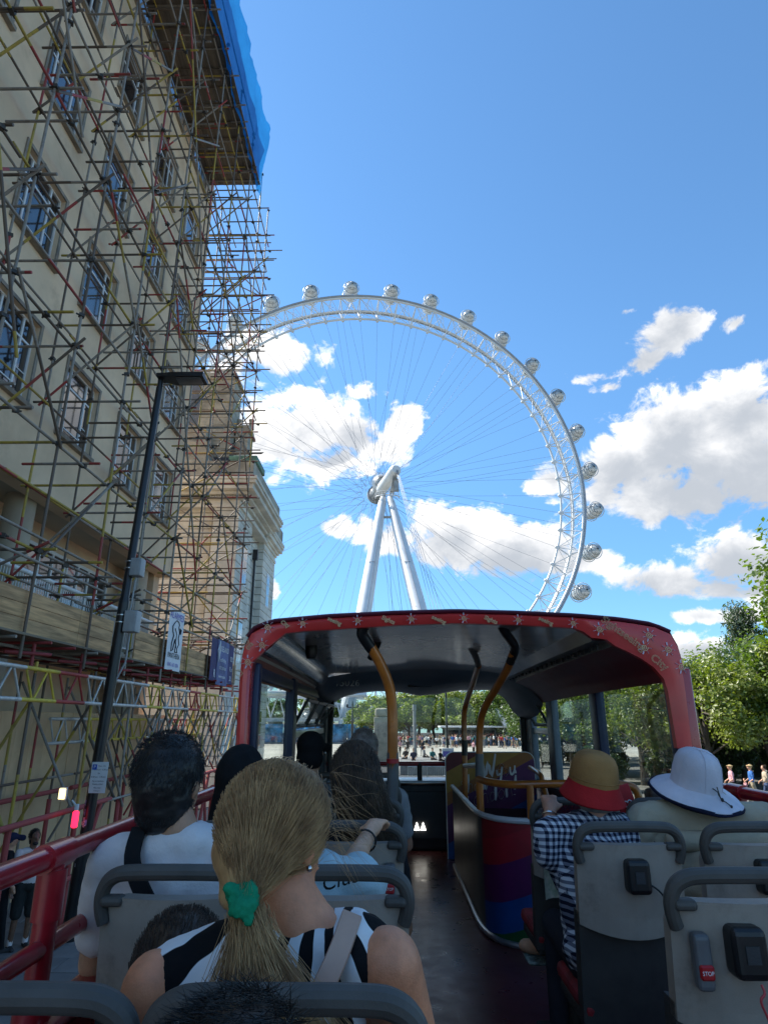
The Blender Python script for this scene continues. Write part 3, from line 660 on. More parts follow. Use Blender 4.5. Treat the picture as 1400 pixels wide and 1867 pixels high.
# ================================================================ observation wheel
WC = Vector((-4.22, 164.3, 66.35)); PHI = .1709
wu = Vector((math.cos(PHI), math.sin(PHI), 0)); wn = Vector((math.sin(PHI), -math.cos(PHI), 0)); wz = Vector((0, 0, 1))
steel_w = pm('white_painted_steel', (.66, .67, .67), .4, var=.08, scale=.3); steel_g = pm('grey_rail_steel', (.3, .32, .35), .4, var=.1, scale=.5)
cable_m = pm('dark_cable', (.2, .22, .26), .5, metal=.2); cap_gl = pm('capsule_glass', (.36, .4, .42), .2, var=.3, scale=.6, spec=.6)
cap_fr = pm('capsule_frame', (.13, .14, .15), .35, var=.2); cap_wh = pm('capsule_shell', (.62, .63, .62), .3, var=.1)
wh = empty('observation_wheel', (WC.x, WC.y, 0), label='giant white spoked observation wheel with glass capsules and A-frame legs', cat='ferris wheel')
def wp_(t, r, d=0.0): return WC+wu*(r*math.sin(t))+wz*(r*math.cos(t))+wn*d
def ring(r, d, rad, m, name, n=128): return MB().tube([wp_(2*math.pi*k/n, r, d) for k in range(n)], rad, 8, closed=True).build(name, m, wh)
RO, RI, HWD = 59.6, 54.4, 3.3
ring(RO, HWD, .36, steel_w, 'outer_chord'); ring(RO, -HWD, .36, steel_w, 'outer_chord'); ring(RI, 0, .34, steel_w, 'inner_chord')
ring(RO+.55, HWD+.3, .3, steel_g, 'drive_rail'); ring(RO-.2, -HWD-.55, .3, steel_g, 'drive_rail')
N = 64; brc = MB()
for k in range(N):
    t0 = 2*math.pi*k/N; tm = t0+math.pi/N; t1 = t0+2*math.pi/N
    nd = MB()
    for d in (HWD, -HWD): nd.tube([wp_(t0, RI), wp_(t0, RO, d)], .16, 6)
    nd.build('rim_strut', steel_w, wh)
    MB().tube([wp_(t0, RO, HWD), wp_(t0, RO, -HWD)], .13, 6).build('rim_cross_tie', steel_w, wh)
    MB().ell(wp_(t0, RI-.45), .48, 8, 6).build('cable_node', steel_w, wh)
    brc.tube([wp_(t0, RO, HWD), wp_(t1, RI)], .1, 5).tube([wp_(t0, RO, -HWD), wp_(t1, RI)], .1, 5).tube([wp_(t0, RO, HWD), wp_(t1, RO, -HWD)], .07, 5)
    brc.tube([wp_(t0, RI), wp_(tm, RO, HWD)], .07, 5).tube([wp_(t0, RI), wp_(tm, RO, -HWD)], .07, 5).tube([wp_(t1, RI), wp_(tm, RO, HWD)], .07, 5).tube([wp_(tm, RO, HWD), wp_(tm, RO, -HWD)], .07, 5)
tag(brc.build('rim_brace', steel_w, wh), kind='stuff')
for k in range(64):
    t0 = 2*math.pi*k/64; hb = t0+(.5 if k % 4 < 2 else -.5)*(.5 if k % 2 else 1)*.25; sd_ = 4.6 if k % 2 else -4.6
    MB().tube([wp_(t0, RI-.7), wp_(hb, 3.0, sd_-3)], .036, 5).build('spoke_cable', cable_m, wh)
for k in range(16):
    t0 = 2*math.pi*(k+.5)/16
    for s in (-1, 1): MB().tube([wp_(t0+s*.035, RI-.3), wp_(t0+s*1.2, 3.0, 4.6*s-3)], .034, 5).build('rotation_cable', cable_m, wh)
# hub and spindle
def axis_lathe(prof, c, m, name, n=28, parent=wh):
    M = Matrix.Translation(c) @ wn.to_track_quat('Z', 'Y').to_matrix().to_4x4(); return MB().lathe([(max(r, 1e-3), z) for r, z in prof], n, M).build(name, m, parent)
hubd = pm('hub_dark_steel', (.33, .34, .34), .5, var=.3, scale=1)
HC0 = WC-wn*3.0+Vector((1.1, 0, 0))
axis_lathe([(0, -6.2), (2.1, -6.2), (2.1, -4), (1.7, -3.5), (1.7, 3.5), (2.1, 4), (2.1, 5.4), (1.8, 6.2), (1.3, 6.6)], HC0, hubd, 'hub')
axis_lathe([(0, 4.0), (2.1, 4.0), (2.6, 4.5), (2.6, 5.0), (2.1, 5.5), (0, 5.5)], HC0, steel_w, 'hub_flange'); axis_lathe([(0, -5.4), (2.7, -5.4), (2.7, -4.4), (0, -4.4)], HC0, hubd, 'hub_flange')
pins = MB()
for k in range(48):
    a_ = 2*math.pi*k/48; pins.tube([HC0+wn*4.75+(wu*math.cos(a_)+wz*math.sin(a_))*2.5, HC0+wn*4.75+(wu*math.cos(a_)+wz*math.sin(a_))*3.3], .08, 5)
tag(pins.build('cable_pin', hubd, wh), kind='stuff')
SPE = atY(722, 855, 148); SP0 = atY(695, 893, 161)
MB().tube([SP0, SP0.lerp(SPE, .1), SP0.lerp(SPE, .96), SPE], [1.4, 1.55, 1.45, 1.0], 20).build('spindle', steel_w, wh)
HD = atY(706, 894, 154)
hx_ = MB()
for k in range(9):
    a = 2*math.pi*k/9; hx_.tube([SPE+wz*-.6+Vector((.5*math.cos(a), 0, .5*math.sin(a))), HD+Vector((1.1+.5*math.cos(a), -.8, -1.6+.5*math.sin(a)))], .09, 5)
hx_.box(-.6, .6, -.5, .5, -3, .2, Matrix.Translation(SPE.lerp(HD, .35)+Vector((.9, 0, -1)))); hx_.build('spindle_gear', hubd, wh)
dk = MB()
for k in range(12):
    a = math.pi*(.95+1.1*k/11); c = HD+Vector((3.1*math.cos(a), 2.2*math.sin(a), -2.0)); dk.tube([c, c+wz*1.2], .06, 5)
    if k: dk.tube([pc+wz*1.2, c+wz*1.2], .07, 5); dk.tube([pc, c], .16, 5); dk.tube([pc+wz*.6, c+wz*.6], .04, 5)
    pc = c
dk.build('service_platform', steel_w, wh)
# A-frame legs
LT = atY(704.5, 904, 154); Yb = 127
def leg(ub, vb, dx, name='frame_leg'):
    b = atY(ub, vb, Yb); t_ = LT+Vector((dx, 0, -.5)); pts = [t_.lerp(b, f) for f in (0, .03, .2, .5, .8, 1)]
    o = MB().tube(pts, [.7, 1.0, 1.35, 1.7, 1.7, 1.25], 20).build(name, steel_w, wh)
    d = (b-t_).normalized(); off = Vector((.1 if dx > 0 else .9, -1.62, .5))
    MB().tube([pts[1]+off*.6, pts[2]+off*.85, pts[3]+off*1.02, pts[4]+off*1.02], .05, 5).build('cable_run', cable_m, o)
    for f in (.35, .55, .72):
        c = t_.lerp(b, f); MB().tube([c+Vector((-.7, -1.62, 0)), c+Vector((.7, -1.62, 0))], .09, 5).build('bracket', cable_m, o)
    return b
bA = leg(627, 1332, -.9); bB = leg(822, 1332, .9)
MB().tube([LT.lerp(bA, .12), LT.lerp(bB, .12)], .35, 8).tube([LT.lerp(bA, .13)+wz*.7, LT.lerp(bB, .13)+wz*.7], .12, 6).build('cross_beam', hubd, wh)
for s in (0, .5, 1.0, 1.5): MB().tube([SPE+Vector((s*.3, 0, -.4)), Vector((bB.x+1+s*2, 112, 0))], .045, 5).build('stay_cable', cable_m, wh)
for s in (-.4, .4): MB().tube([HD+Vector((s, 0, -2)), Vector((3+s*4, 128, 1))], .05, 5).build('stay_cable', cable_m, wh)
# capsules: 32, shared meshes, each with glass shell, ribs and mounting rings
def cap_pts(rf=1.0, n=18, z0=-4.0, z1=4.0):
    return [(max(1e-3, 2.0*rf*math.sqrt(max(0, 1-(abs(z0+(z1-z0)*i/n)/4.02)**2.6))), z0+(z1-z0)*i/n) for i in range(n+1)]
gl_me = MB().lathe(cap_pts(), 24).mesh('capsule', cap_gl, 'all')
rb = MB()
for z_ in (-3, -1.6, 0, 1.6, 3): r_ = 2.03*math.sqrt(1-(abs(z_)/4.02)**2.6); rb.tube([(r_*math.cos(a*math.pi/12), r_*math.sin(a*math.pi/12), z_) for a in range(24)], .07, 5, closed=True)
for a in range(8):
    an = math.pi*(a+.5)/4
    if math.sin(an) > -.2: rb.tube([(r*1.015*math.cos(an), r*1.015*math.sin(an), z_) for r, z_ in cap_pts()], .055, 5)
rib_me = rb.mesh('rib', cap_fr)
base_me = MB().lathe(cap_pts(1.02), 24).mesh('floor_shell', cap_wh, 'all')
bmx = bmesh.new(); bmx.from_mesh(base_me); bmesh.ops.bisect_plane(bmx, geom=bmx.verts[:]+bmx.edges[:]+bmx.faces[:], plane_co=(0, -.55, 0), plane_no=(0, 1, 0), clear_outer=True); bmx.to_mesh(base_me); bmx.free()
ringm_me = [MB().tube([(2.35*math.cos(a*math.pi/14), 2.35*math.sin(a*math.pi/14), z_) for a in range(28)], .13, 6, closed=True).mesh('mounting_ring', steel_w) for z_ in (-1.9, 1.9)]
_u = MB().tube([(2.35*math.cos(a*math.pi/14), 2.35*math.sin(a*math.pi/14), 1.9) for a in range(28)], .13, 6, closed=True).mesh('mounting_ring', steel_w)
door_me = MB().box(-.7, .7, -1.2, .9, 3.25, 3.4).mesh('door', cap_fr, False)
CM = Matrix((wu, wz, wn)).transposed()          # local x -> wheel plane, y -> up, z -> towards the land
if CM.determinant() < 0: CM = Matrix((-wu, wz, wn)).transposed()
for k in range(32):
    t0 = -.1287+k*R(11.25); c = wp_(t0, 64.3)
    o = link('capsule', gl_me, wh, c-Vector(wh.location)); o.rotation_euler = CM.to_euler()
    link('rib', rib_me, o, (0, 0, 0)); link('floor_shell', base_me, o, (0, 0, 0)); [link('mounting_ring', q_, o, (0, 0, 0)) for q_ in ringm_me]; link('door', door_me, o, (0, 0, 0))
    for s in (-1.9, 1.9): MB().tube([wp_(t0, 61.8, s), wp_(t0+.02, RO, HWD*(1 if s > 0 else -1))], .18, 5).tube([wp_(t0, 61.8, s), wp_(t0-.02, RO, HWD*(1 if s > 0 else -1))], .14, 5).build('capsule_mount', steel_w, wh)

# boarding platform at the foot of the wheel
bp = empty('boarding_platform', (-20, 128, 0), label='white boarding platform trusses and blue glass screens under the wheel', cat='platform')
MB().box(-46, -6, 127, 141, 3.6, 4.3).build('deck', steel_w, bp, smooth=False)
for y in (126.5, 141): MB().tube([(-46, y, 9.3), (-28, y, 8.9), (-10, y, 8.6), (-5, y, 8.5)], .5, 8).build('top_beam', steel_w, bp)
for k in range(14):
    x = -45+k*2.7
    MB().tube([(x, 126.5, 4.3), (x+1.3, 126.5, 8.8), (x+2.7, 126.5, 4.3)], .17, 6).build('truss_bar', steel_w, bp)
    MB().tube([(x+1, 130, 8.7), (x+6, 146, 20)], .28, 6).build('restraint_strut', steel_w, bp); MB().tube([(x+1, 130, 8.7), (x-5, 146, 20)], .24, 6).build('restraint_strut', steel_w, bp)
    if k % 2: MB().tube([(x, 128, 0), (x, 128, 3.7)], .25, 8).build('post', steel_w, bp)
bgl = pm('blue_glass_screen', (.05, .22, .42), .15, var=.5, scale=.8, spec=.6)
for k in range(10): MB().bbox(-40+k*3.6, -36.5+k*3.6, 112, 112.1, .3, 3.2, .02).build('glass_screen', bgl, bp)
for k in range(4): MB().box(-34+k*3.4, -31.2+k*3.4, 126.2, 126.4, .2, 3.6).build('window', pane_m, bp, smooth=False)
MB().box(-40, -4, 111.8, 112.3, 0, .35).build('plinth', kerbm, bp, smooth=False)
# ================================================================ figures: one continuous body per person
class Fig:
    def __init__(s): s.p = []
    def cap(s, a, b, ra, rb, m=0): s.p.append(('c', Vector(a), Vector(b), ra, rb, m)); return s
    def ell(s, c, r, m=0, M=None): s.p.append(('e', Vector(c), Vector(r), M, None, m)); return s
    def mb(s, n=12):
        b = MB()
        for k, a, q, c, d, m in s.p:
            if k == 'c': b.cap(a, q, c, d, n)
            else: b.ell(a, q, n, max(6, n//2+2), c)
        return b
    def near(s, C):
        best = np.full(len(C), 1e9); idx = np.zeros(len(C), dtype=np.int32)
        for k, a, q, c, d, m in s.p:
            a_ = np.array(a)
            if k == 'c':
                ab = np.array(q)-a_; t = np.clip((C-a_) @ ab/max(ab @ ab, 1e-9), 0, 1); ds = np.linalg.norm(C-a_-t[:, None]*ab, axis=1)-(c+(d-c)*t)
            else:
                v = C-a_
                if c is not None: v = v @ np.array(c)
                ds = (np.linalg.norm(v/np.array(q), axis=1)-1)*min(q)
            w = ds < best; best[w] = ds[w]; idx[w] = m
        return idx
    def mesh(s, name, voxel, mats, smooth=5, disp=None, multi=True, n=12):
        me = bake(s.mb(n), voxel, smooth, name, mats, disp)
        if multi and len(mats) > 1:
            n_ = len(me.polygons); C = np.zeros(n_*3); me.polygons.foreach_get('center', C); me.polygons.foreach_set('material_index', s.near(C.reshape(-1, 3)))
        return me
def skin_m(name, c): return pm(name, c, .5, var=.2, scale=14, bump=.2, bscale=260, sss=.12, rvar=.15)
SKIN = skin_m('skin_light', (.66, .36, .22)); SKIN_T = skin_m('skin_tanned', (.5, .25, .14)); SKIN_D = skin_m('skin_brown', (.22, .115, .07))
def cl(name, c, **k): return pm(name, c, .9, var=k.pop('var', .14), scale=6, bump=.25, bscale=120, spec=.2, **k)
HAIR_D = cl('hair_black', (.014, .012, .011)); HAIR_B = cl('hair_brown', (.06, .035, .02))
def stander(h=1.72, wide=1.0, stride=.06, arm=(.12, .0), skirt=False, hatr=0):
    f = Fig(); k = h/1.72
    for s in (-1, 1):
        hip = Vector((s*.085, 0, .9))*k; kn = Vector((s*.095, s*stride*.6, .49))*k; an = Vector((s*.1, s*stride*1.3-.02, .09))*k
        f.cap(hip, kn, .085*k*wide, .058*k, 1).cap(kn, an, .056*k, .038*k, 4 if skirt else 1).cap(an+Vector((0, -.03, -.045)), an+Vector((0, .14, -.055)), .042*k, .032*k, 5)
        sh = Vector((s*.185*wide, 0, 1.4))*k; el = Vector((s*(.23*wide+arm[0]*.3), -.02+arm[1]*.3, 1.13))*k; wr = Vector((s*(.21*wide+arm[0]*.5), .08+arm[1], .9+arm[1]))*k
        f.cap(sh, el, .052*k, .042*k, 2).cap(el, wr, .04*k, .028*k, 0).cap(wr, wr+Vector((s*.005, .03, -.08)), .034*k, .022*k, 0)
    f.ell(Vector((0, 0, .95))*k, Vector((.155*wide, .105, .14))*k, 1).ell(Vector((0, .005, 1.13))*k, Vector((.15*wide, .1, .2))*k, 2).ell(Vector((0, -.005, 1.32))*k, Vector((.185*wide, .108, .16))*k, 2)
    f.cap(Vector((0, -.01, 1.42))*k, Vector((0, .01, 1.54))*k, .058*k, .052*k, 0).ell(Vector((0, .015, 1.61))*k, Vector((.074, .092, .112))*k, 0).ell(Vector((0, -.012, 1.635))*k, Vector((.083, .098, .098))*k, 3)
    f.ell(Vector((0, .1, 1.6))*k, Vector((.014, .02, .02))*k, 0)
    if hatr: f.ell(Vector((0, 0, 1.67))*k, Vector((hatr, hatr, .02)), 3)
    return f
COLS = {'navy': (.025, .03, .07), 'white': (.68, .67, .65), 'black': (.015, .015, .017), 'grey': (.2, .2, .21), 'red': (.4, .04, .04), 'blue': (.05, .15, .4), 'pink': (.6, .33, .36), 'khaki': (.32, .27, .18), 'teal': (.05, .22, .22), 'denim': (.06, .09, .17), 'sand': (.45, .38, .27)}
CM_ = {k: cl('cloth_'+k, v) for k, v in COLS.items()}
shoe = cl('shoe_dark', (.05, .05, .05))
combos = [('navy', 'denim'), ('white', 'black'), ('black', 'black'), ('grey', 'denim'), ('red', 'navy'), ('blue', 'khaki'), ('pink', 'black'), ('khaki', 'grey'), ('teal', 'denim'), ('white', 'denim'), ('black', 'navy'), ('sand', 'white')]
far_me = []
for i, (a, b) in enumerate(combos):
    f = stander(1.62+.02*(i % 8), 1+.06*(i % 3), .03+.05*(i % 3), (.1*(i % 2), .08*(i % 4)), skirt=i % 4 == 1)
    far_me.append(f.mesh('person', .034, [SKIN, CM_[b], CM_[a], HAIR_D if i % 2 else HAIR_B, SKIN, shoe], 2, n=8))
far_lab = ['dark blue top and jeans', 'white top and black bottoms', 'all black clothes', 'grey top and jeans', 'red top', 'blue top and khaki bottoms', 'pink top', 'khaki top', 'teal top', 'white top and jeans', 'black top and navy bottoms', 'sand top and white bottoms']
rf_ = random.Random(5)
for k in range(110):
    i = rf_.randrange(12); u = rf_.uniform(722, 948); Y = rf_.choice((rf_.uniform(92, 106), rf_.uniform(96, 103)))
    x = (u-715)/1145*Y*.95
    o = link('person', far_me[i]); o.location = (x, Y, .06); o.rotation_euler = (0, 0, rf_.uniform(0, 6.28)); s_ = rf_.uniform(.94, 1.05); o.scale = (s_, s_, s_)
    tag(o, 'person in '+far_lab[i]+' in the distant plaza crowd', 'person', 'crowd queuing on the plaza')
for k, (u, v, i) in enumerate([(742, 1372, 2), (757, 1374, 4), (768, 1367, 10), (728, 1368, 6), (860, 1362, 6), (700, 1366, 9)]):
    Y = 76-k*1.5; o = link('person', far_me[i]); o.location = ((u-715)/1145*Y*.95, Y, .06); o.rotation_euler = (0, 0, k*1.3)
    tag(o, 'person in '+far_lab[i]+' crossing the open plaza', 'person', 'people crossing the plaza')
# people sitting on the low wall, dark against the plaza
def sitter():
    f = Fig()
    for s in (-1, 1): f.cap((s*.09, 0, .52), (s*.1, .4, .5), .08, .06, 1).cap((s*.1, .4, .5), (s*.1, .4, .1), .055, .04, 1).cap((s*.1, .38, .06), (s*.1, .52, .05), .04, .03, 1).cap((s*.19, -.02, .98), (s*.24, .1, .72), .05, .04, 2).cap((s*.24, .1, .72), (s*.12, .3, .62), .04, .03, 0)
    f.ell((0, 0, .55), (.17, .13, .13), 1).ell((0, .0, .78), (.17, .11, .22), 2).ell((0, 0, .95), (.2, .11, .12), 2).cap((0, 0, 1.02), (0, .03, 1.14), .055, .05, 0).ell((0, .04, 1.22), (.078, .095, .115), 0).ell((0, .02, 1.25), (.086, .1, .1), 3); return f
sit_me = [sitter().mesh('person', .03, [SKIN, CM_['black'], CM_[c], HAIR_D, SKIN, shoe], 2, n=8) for c in ('black', 'navy', 'teal', 'grey')]
for k, (u, Y, i, lab) in enumerate([(738, 52, 0, 'person in black seated at the left end of the plaza wall'), (752, 50, 1, 'person in navy seated low on the plaza wall beside the grey post'), (786, 51, 2, 'person in teal seated on the plaza wall between two others'), (800, 49, 0, 'person in black seated at the right end of the plaza wall'), (771, 54, 3, 'person in grey seated further back on the plaza wall')]):
    o = link('person', sit_me[i]); o.location = ((u-715)/1145*Y*.95, Y, .42); o.rotation_euler = (0, 0, k*.5+2.6); tag(o, lab, 'person')
lw_ = MB().bbox(.5, 5.2, 48.6, 50.4, 0, .9, .04).bbox(.5, 5.2, 51, 55, 0, .9, .04).build('plaza_wall', kerbm, smooth=False); tag(lw_, 'low grey stone wall where people sit before the plaza', 'wall')
# barriers
for k in range(4):
    b = empty('crowd_barrier', (.9+k*1.15, 40, 0), label=['leftmost grey steel crowd barrier seen through the windscreen', 'second grey steel crowd barrier from the left in the row', 'third grey steel crowd barrier from the left in the row', 'rightmost grey steel crowd barrier in the row'][k], cat='barrier', group='crowd barriers before the plaza')
    x = .9+k*1.15
    MB().tube([(x, 40, .1), (x, 40, 1.1), (x+1.1, 40, 1.1), (x+1.1, 40, .1)], .022, 6).tube([(x, 40, .3), (x+1.1, 40, .3)], .018, 6).build('frame', bandm, b)
    for j in range(8): MB().tube([(x+.12+j*.122, 40, .3), (x+.12+j*.122, 40, 1.1)], .011, 5).build('bar', bandm, b)
# plaza furniture
def thing1(name, mb, m, label, cat, smooth=True): return tag(mb.build(name, m, smooth=smooth), label, cat)
p = atY(695, 1340, 58)
thing1('stone_pillar', MB().bbox(p.x-.62, p.x+.62, 57.4, 58.6, 0, 4.0, .05).bbox(p.x-.55, p.x+.6, 57.5, 58.5, 4.0, 4.75, .2), stone_d, 'grey stone pillar seen through the windscreen left of the orange pole', 'pillar')
p = atY(756, 1340, 56); thing1('sign_post', MB().tube([(p.x, 56, 0), (p.x, 56, 4.9)], .13, 12).tube([(p.x, 56, 4.55), (p.x, 56, 5.0)], .17, 12), pm('grey_post_paint', (.33, .33, .32), .5), 'plain grey round post standing on the plaza', 'post')
p = atY(815, 1340, 57); lpq = empty('plaza_lamp', (p.x, 57, 0), label='slim black lamp column with a small notice board on the plaza', cat='lamp post')
MB().tube([(p.x, 57, 0), (p.x, 57, 1), (p.x, 57, 9)], [.14, .1, .07], 10).build('pole', blackp, lpq); MB().bbox(p.x-.5, p.x+.5, 56.7, 56.8, .5, 1.5, .03).build('notice', bw, lpq); MB().bbox(p.x-.42, p.x+.42, 56.68, 56.7, .75, 1.25, .01).build('notice_print', purple, lpq)
p = atY(642, 1330, 62); ol = empty('ornate_lamp', (p.x, 62, 0), label='ornate black cast iron lamp standard in front of the wheel leg', cat='lamp post')
MB().lathe([(.5, 0), (.45, .5), (.6, .6), (.5, 1.2), (.25, 1.5), (.22, 2), (.12, 2.3), (.09, 3.6), (.16, 3.7), (.08, 3.85), (.06, 5.0), (.1, 5.1), (.02, 5.5)], 14, Matrix.Translation((p.x, 62, 0))).build('standard', blackp, ol)
MB().tube([(p.x-.5, 62, 4.9), (p.x+.5, 62, 4.9)], .05, 6).ell((p.x-.5, 62, 5.05), (.12, .12, .16), 8, 6).ell((p.x+.5, 62, 5.05), (.12, .12, .16), 8, 6).build('arm', blackp, ol)
p = atY(575, 1330, 70); ol2 = empty('ornate_lamp', (p.x, 70, 0), label='slender black lamp standard near the left edge of the windscreen', cat='lamp post')
MB().lathe([(.3, 0), (.25, 1), (.09, 1.4), (.07, 4.6), (.15, 4.7), (.2, 5.1), (.02, 5.4)], 12, Matrix.Translation((p.x, 70, 0))).build('standard', blackp, ol2)
kx = atY(870, 1340, 106).x; kk = empty('kiosk', (kx, 107, 0), label='refreshment kiosk with a white flat awning behind the crowd', cat='kiosk')
MB().box(kx-5, kx+5, 106, 109, 0, 2.6).build('wall', pm('kiosk_green', (.1, .13, .12), .6), kk, smooth=False); MB().bbox(kx-6, kx+6, 104.5, 109.5, 2.7, 2.95, .05).build('awning', bw, kk)
for k in range(5): MB().box(kx-4.6+k*1.9, kx-3+k*1.9, 105.9, 106.02, 1.1, 2.3).build('window', pane_m, kk, smooth=False)
MB().add([(kx+4, 104, 2.9), (kx+5, 104, 2.9), (kx+3.2, 104, 5.4), (kx+2.8, 104, 5.4)], [(0, 1, 2, 3)]).build('flag', bw, kk); MB().tube([(kx+4.9, 104, 0), (kx+2.9, 104, 5.6)], .04, 5).build('flag_pole', bandm, kk)

# ================================================================ trees
bark = pm('bark', (.085, .07, .055), .9, var=.4, scale=2, bump=.8, bscale=14)
def leafmat(name, c1, c2):
    m = bpy.data.materials.new(name); m.use_nodes = True; t = NT(m.node_tree); t.n.clear(); o = t.new('ShaderNodeOutputMaterial')
    d = t.new('ShaderNodeBsdfDiffuse'); tl = t.new('ShaderNodeBsdfTranslucent'); g = t.new('ShaderNodeBsdfGlossy'); g.inputs['Roughness'].default_value = .45
    ge = t.new('ShaderNodeNewGeometry'); rp = t.mix(ge.outputs['Random Per Island'], c1, c2)
    rp = t.mix(t.m('MULTIPLY', t.new('ShaderNodeObjectInfo').outputs['Random'], .35), rp, c2)
    t.l.new(rp, d.inputs[0]); t.l.new(t.mix(1.0, rp, (1.7, 1.9, .8), 'MULTIPLY'), tl.inputs[0])
    a = t.new('ShaderNodeMixShader'); a.inputs[0].default_value = .42; t.l.new(d.outputs[0], a.inputs[1]); t.l.new(tl.outputs[0], a.inputs[2])
    b = t.new('ShaderNodeMixShader'); b.inputs[0].default_value = .06; t.l.new(a.outputs[0], b.inputs[1]); t.l.new(g.outputs[0], b.inputs[2]); t.l.new(b.outputs[0], o.inputs[0]); return m
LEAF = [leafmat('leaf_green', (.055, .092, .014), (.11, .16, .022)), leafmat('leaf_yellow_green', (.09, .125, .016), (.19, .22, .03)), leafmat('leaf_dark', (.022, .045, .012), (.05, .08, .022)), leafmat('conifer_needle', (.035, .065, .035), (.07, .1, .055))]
def tree_meshes(seed, nl, leaf, mat, shape='round', trunk_h=.32):
    rr = random.Random(seed); tr = MB(); H = 1.0                       # unit tree: height 1, crown radius ~.36
    trunk = [Vector((0, 0, 0)), Vector((rr.uniform(-.01, .01), rr.uniform(-.01, .01), trunk_h*.5)), Vector((rr.uniform(-.02, .02), rr.uniform(-.02, .02), trunk_h)), Vector((rr.uniform(-.03, .03), rr.uniform(-.03, .03), .75))]
    tr.tube(trunk, [.028, .021, .018, .006], 9)
    cl_ = []
    nb = 34 if shape == 'round' else 46
    for i in range(nb):
        if shape == 'round':
            a = rr.uniform(0, 6.28); e = math.acos(rr.uniform(-.75, 1)); rad = rr.uniform(.55, 1.0)**.6
            c = Vector((math.sin(e)*math.cos(a)*.36*rad, math.sin(e)*math.sin(a)*.36*rad, trunk_h+.33+math.cos(e)*.34*rad)); s = rr.uniform(.07, .13)
        else:
            z = trunk_h*.5+(1-trunk_h*.5)*(i/nb)**.9; a = i*2.4; w_ = (.26 if shape == 'cone' else .2)*(1-max(0, (z-.1)/.95)**(1.2 if shape == 'cone' else 3)); c = Vector((math.cos(a)*w_*rr.uniform(.5, 1.05), math.sin(a)*w_*rr.uniform(.5, 1.05), z)); s = rr.uniform(.06, .11)
        cl_.append((c, s)); st = trunk[2].lerp(trunk[3], rr.uniform(0, .8)) if shape == 'round' else Vector((0, 0, c.z*.9))
        if i % 2 == 0 or shape != 'round': tr.tube([st, st.lerp(c, .5)+Vector((0, 0, .02)), c], [.009, .006, .002], 5)
    lf = MB()
    for i in range(nl):
        c, s = cl_[rr.randrange(nb)]
        d = Vector((rr.gauss(0, 1), rr.gauss(0, 1), rr.gauss(0, .8))); d = d.normalized()*s*rr.uniform(.35, 1.12)
        p = c+d; ax = Vector((rr.gauss(0, 1), rr.gauss(0, 1), rr.gauss(0, .5))).normalized(); nn = (d.normalized()*.8+Vector((rr.gauss(0, .6), rr.gauss(0, .6), rr.gauss(.5, .5)))).normalized()
        t_ = ax.cross(nn); t_ = t_.normalized() if t_.length > 1e-4 else Vector((1, 0, 0)); b_ = nn.cross(t_); l = leaf*rr.uniform(.6, 1.35); w_ = l*rr.uniform(.45, .7) if shape != 'cone' else l*.3
        lf.add([p-t_*l, p-b_*w_+nn*l*.12, p+t_*l, p+b_*w_+nn*l*.12], [(0, 1, 2, 3)])
    me = bpy.data.meshes.new('crown'); me.from_pydata(lf.v, [], lf.f); me.materials.append(mat); me.update()
    return tr.mesh('trunk', bark), me
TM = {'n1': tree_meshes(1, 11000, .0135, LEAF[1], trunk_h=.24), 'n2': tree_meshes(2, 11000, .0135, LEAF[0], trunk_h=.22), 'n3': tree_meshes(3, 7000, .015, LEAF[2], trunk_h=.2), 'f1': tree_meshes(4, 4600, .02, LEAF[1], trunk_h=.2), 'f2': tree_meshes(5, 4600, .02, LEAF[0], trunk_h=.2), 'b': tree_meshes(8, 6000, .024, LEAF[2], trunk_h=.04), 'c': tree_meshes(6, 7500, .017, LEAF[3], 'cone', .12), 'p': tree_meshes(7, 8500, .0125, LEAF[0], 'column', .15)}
def tree(kind, x, y, h, wide, label, group, name='tree'):
    o = empty(name, (x, y, 0), rf_.uniform(0, 6.28), label=label, cat='tree', group=group); o.scale = (h*wide, h*wide, h)
    link('trunk', TM[kind][0], o, (0, 0, 0)); link('crown', TM[kind][1], o, (0, 0, 0)); return o
def tree_px(kind, u, vtop, Y, wide, label, group, name='tree'):
    p = atY(u, vtop, Y); return tree(kind, p.x, Y, p.z*1.07, wide, label, group, name)
g1 = 'street trees right of the bus'
RT = [('n1', 1268, 1205, 37, 1.25, 'yellow green leafy tree directly behind the right rear canopy pillar'), ('n2', 1318, 1180, 41, 1.15, 'bushy green tree right of the canopy beneath the conifer'), ('n1', 1372, 1175, 38, 1.2, 'sunlit yellow green tree at the right edge below the tall poplar'),
      ('n2', 1455, 1140, 37, 1.2, 'green leafy tree running off the right edge of the picture'), ('n2', 1215, 1215, 44, 1.2, 'green tree seen through the rear right bus window by its pillar'), ('n1', 1150, 1225, 40, 1.1, 'yellow green tree filling the rear right bus window'),
      ('n2', 1090, 1235, 47, 1.15, 'green tree behind the blue pillar between the right bus windows'), ('n1', 1030, 1240, 52, 1.1, 'yellow green tree seen through the middle right bus window'), ('n2', 1292, 1195, 48, 1.3, 'green tree filling the gap right behind the canopy corner'), ('n1', 1345, 1200, 46, 1.3, 'yellow green tree behind the street trees near the conifer'), ('n2', 1400, 1165, 45, 1.3, 'leafy green tree under the poplar at the right edge'), ('n2', 980, 1245, 60, 1.1, 'green tree by the grey front right window pillar')]
for k, u, v, Y, wd, lab in RT: tree_px(k, u, v, Y, wd, lab, g1)
tree_px('c', 1348, 1128, 56, .95, 'dark green conifer rising above the bushy trees at right', g1, 'conifer')
tree_px('p', 1478, 985, 50, 1.45, 'tall poplar cut off by the right edge of the picture', g1, 'poplar')
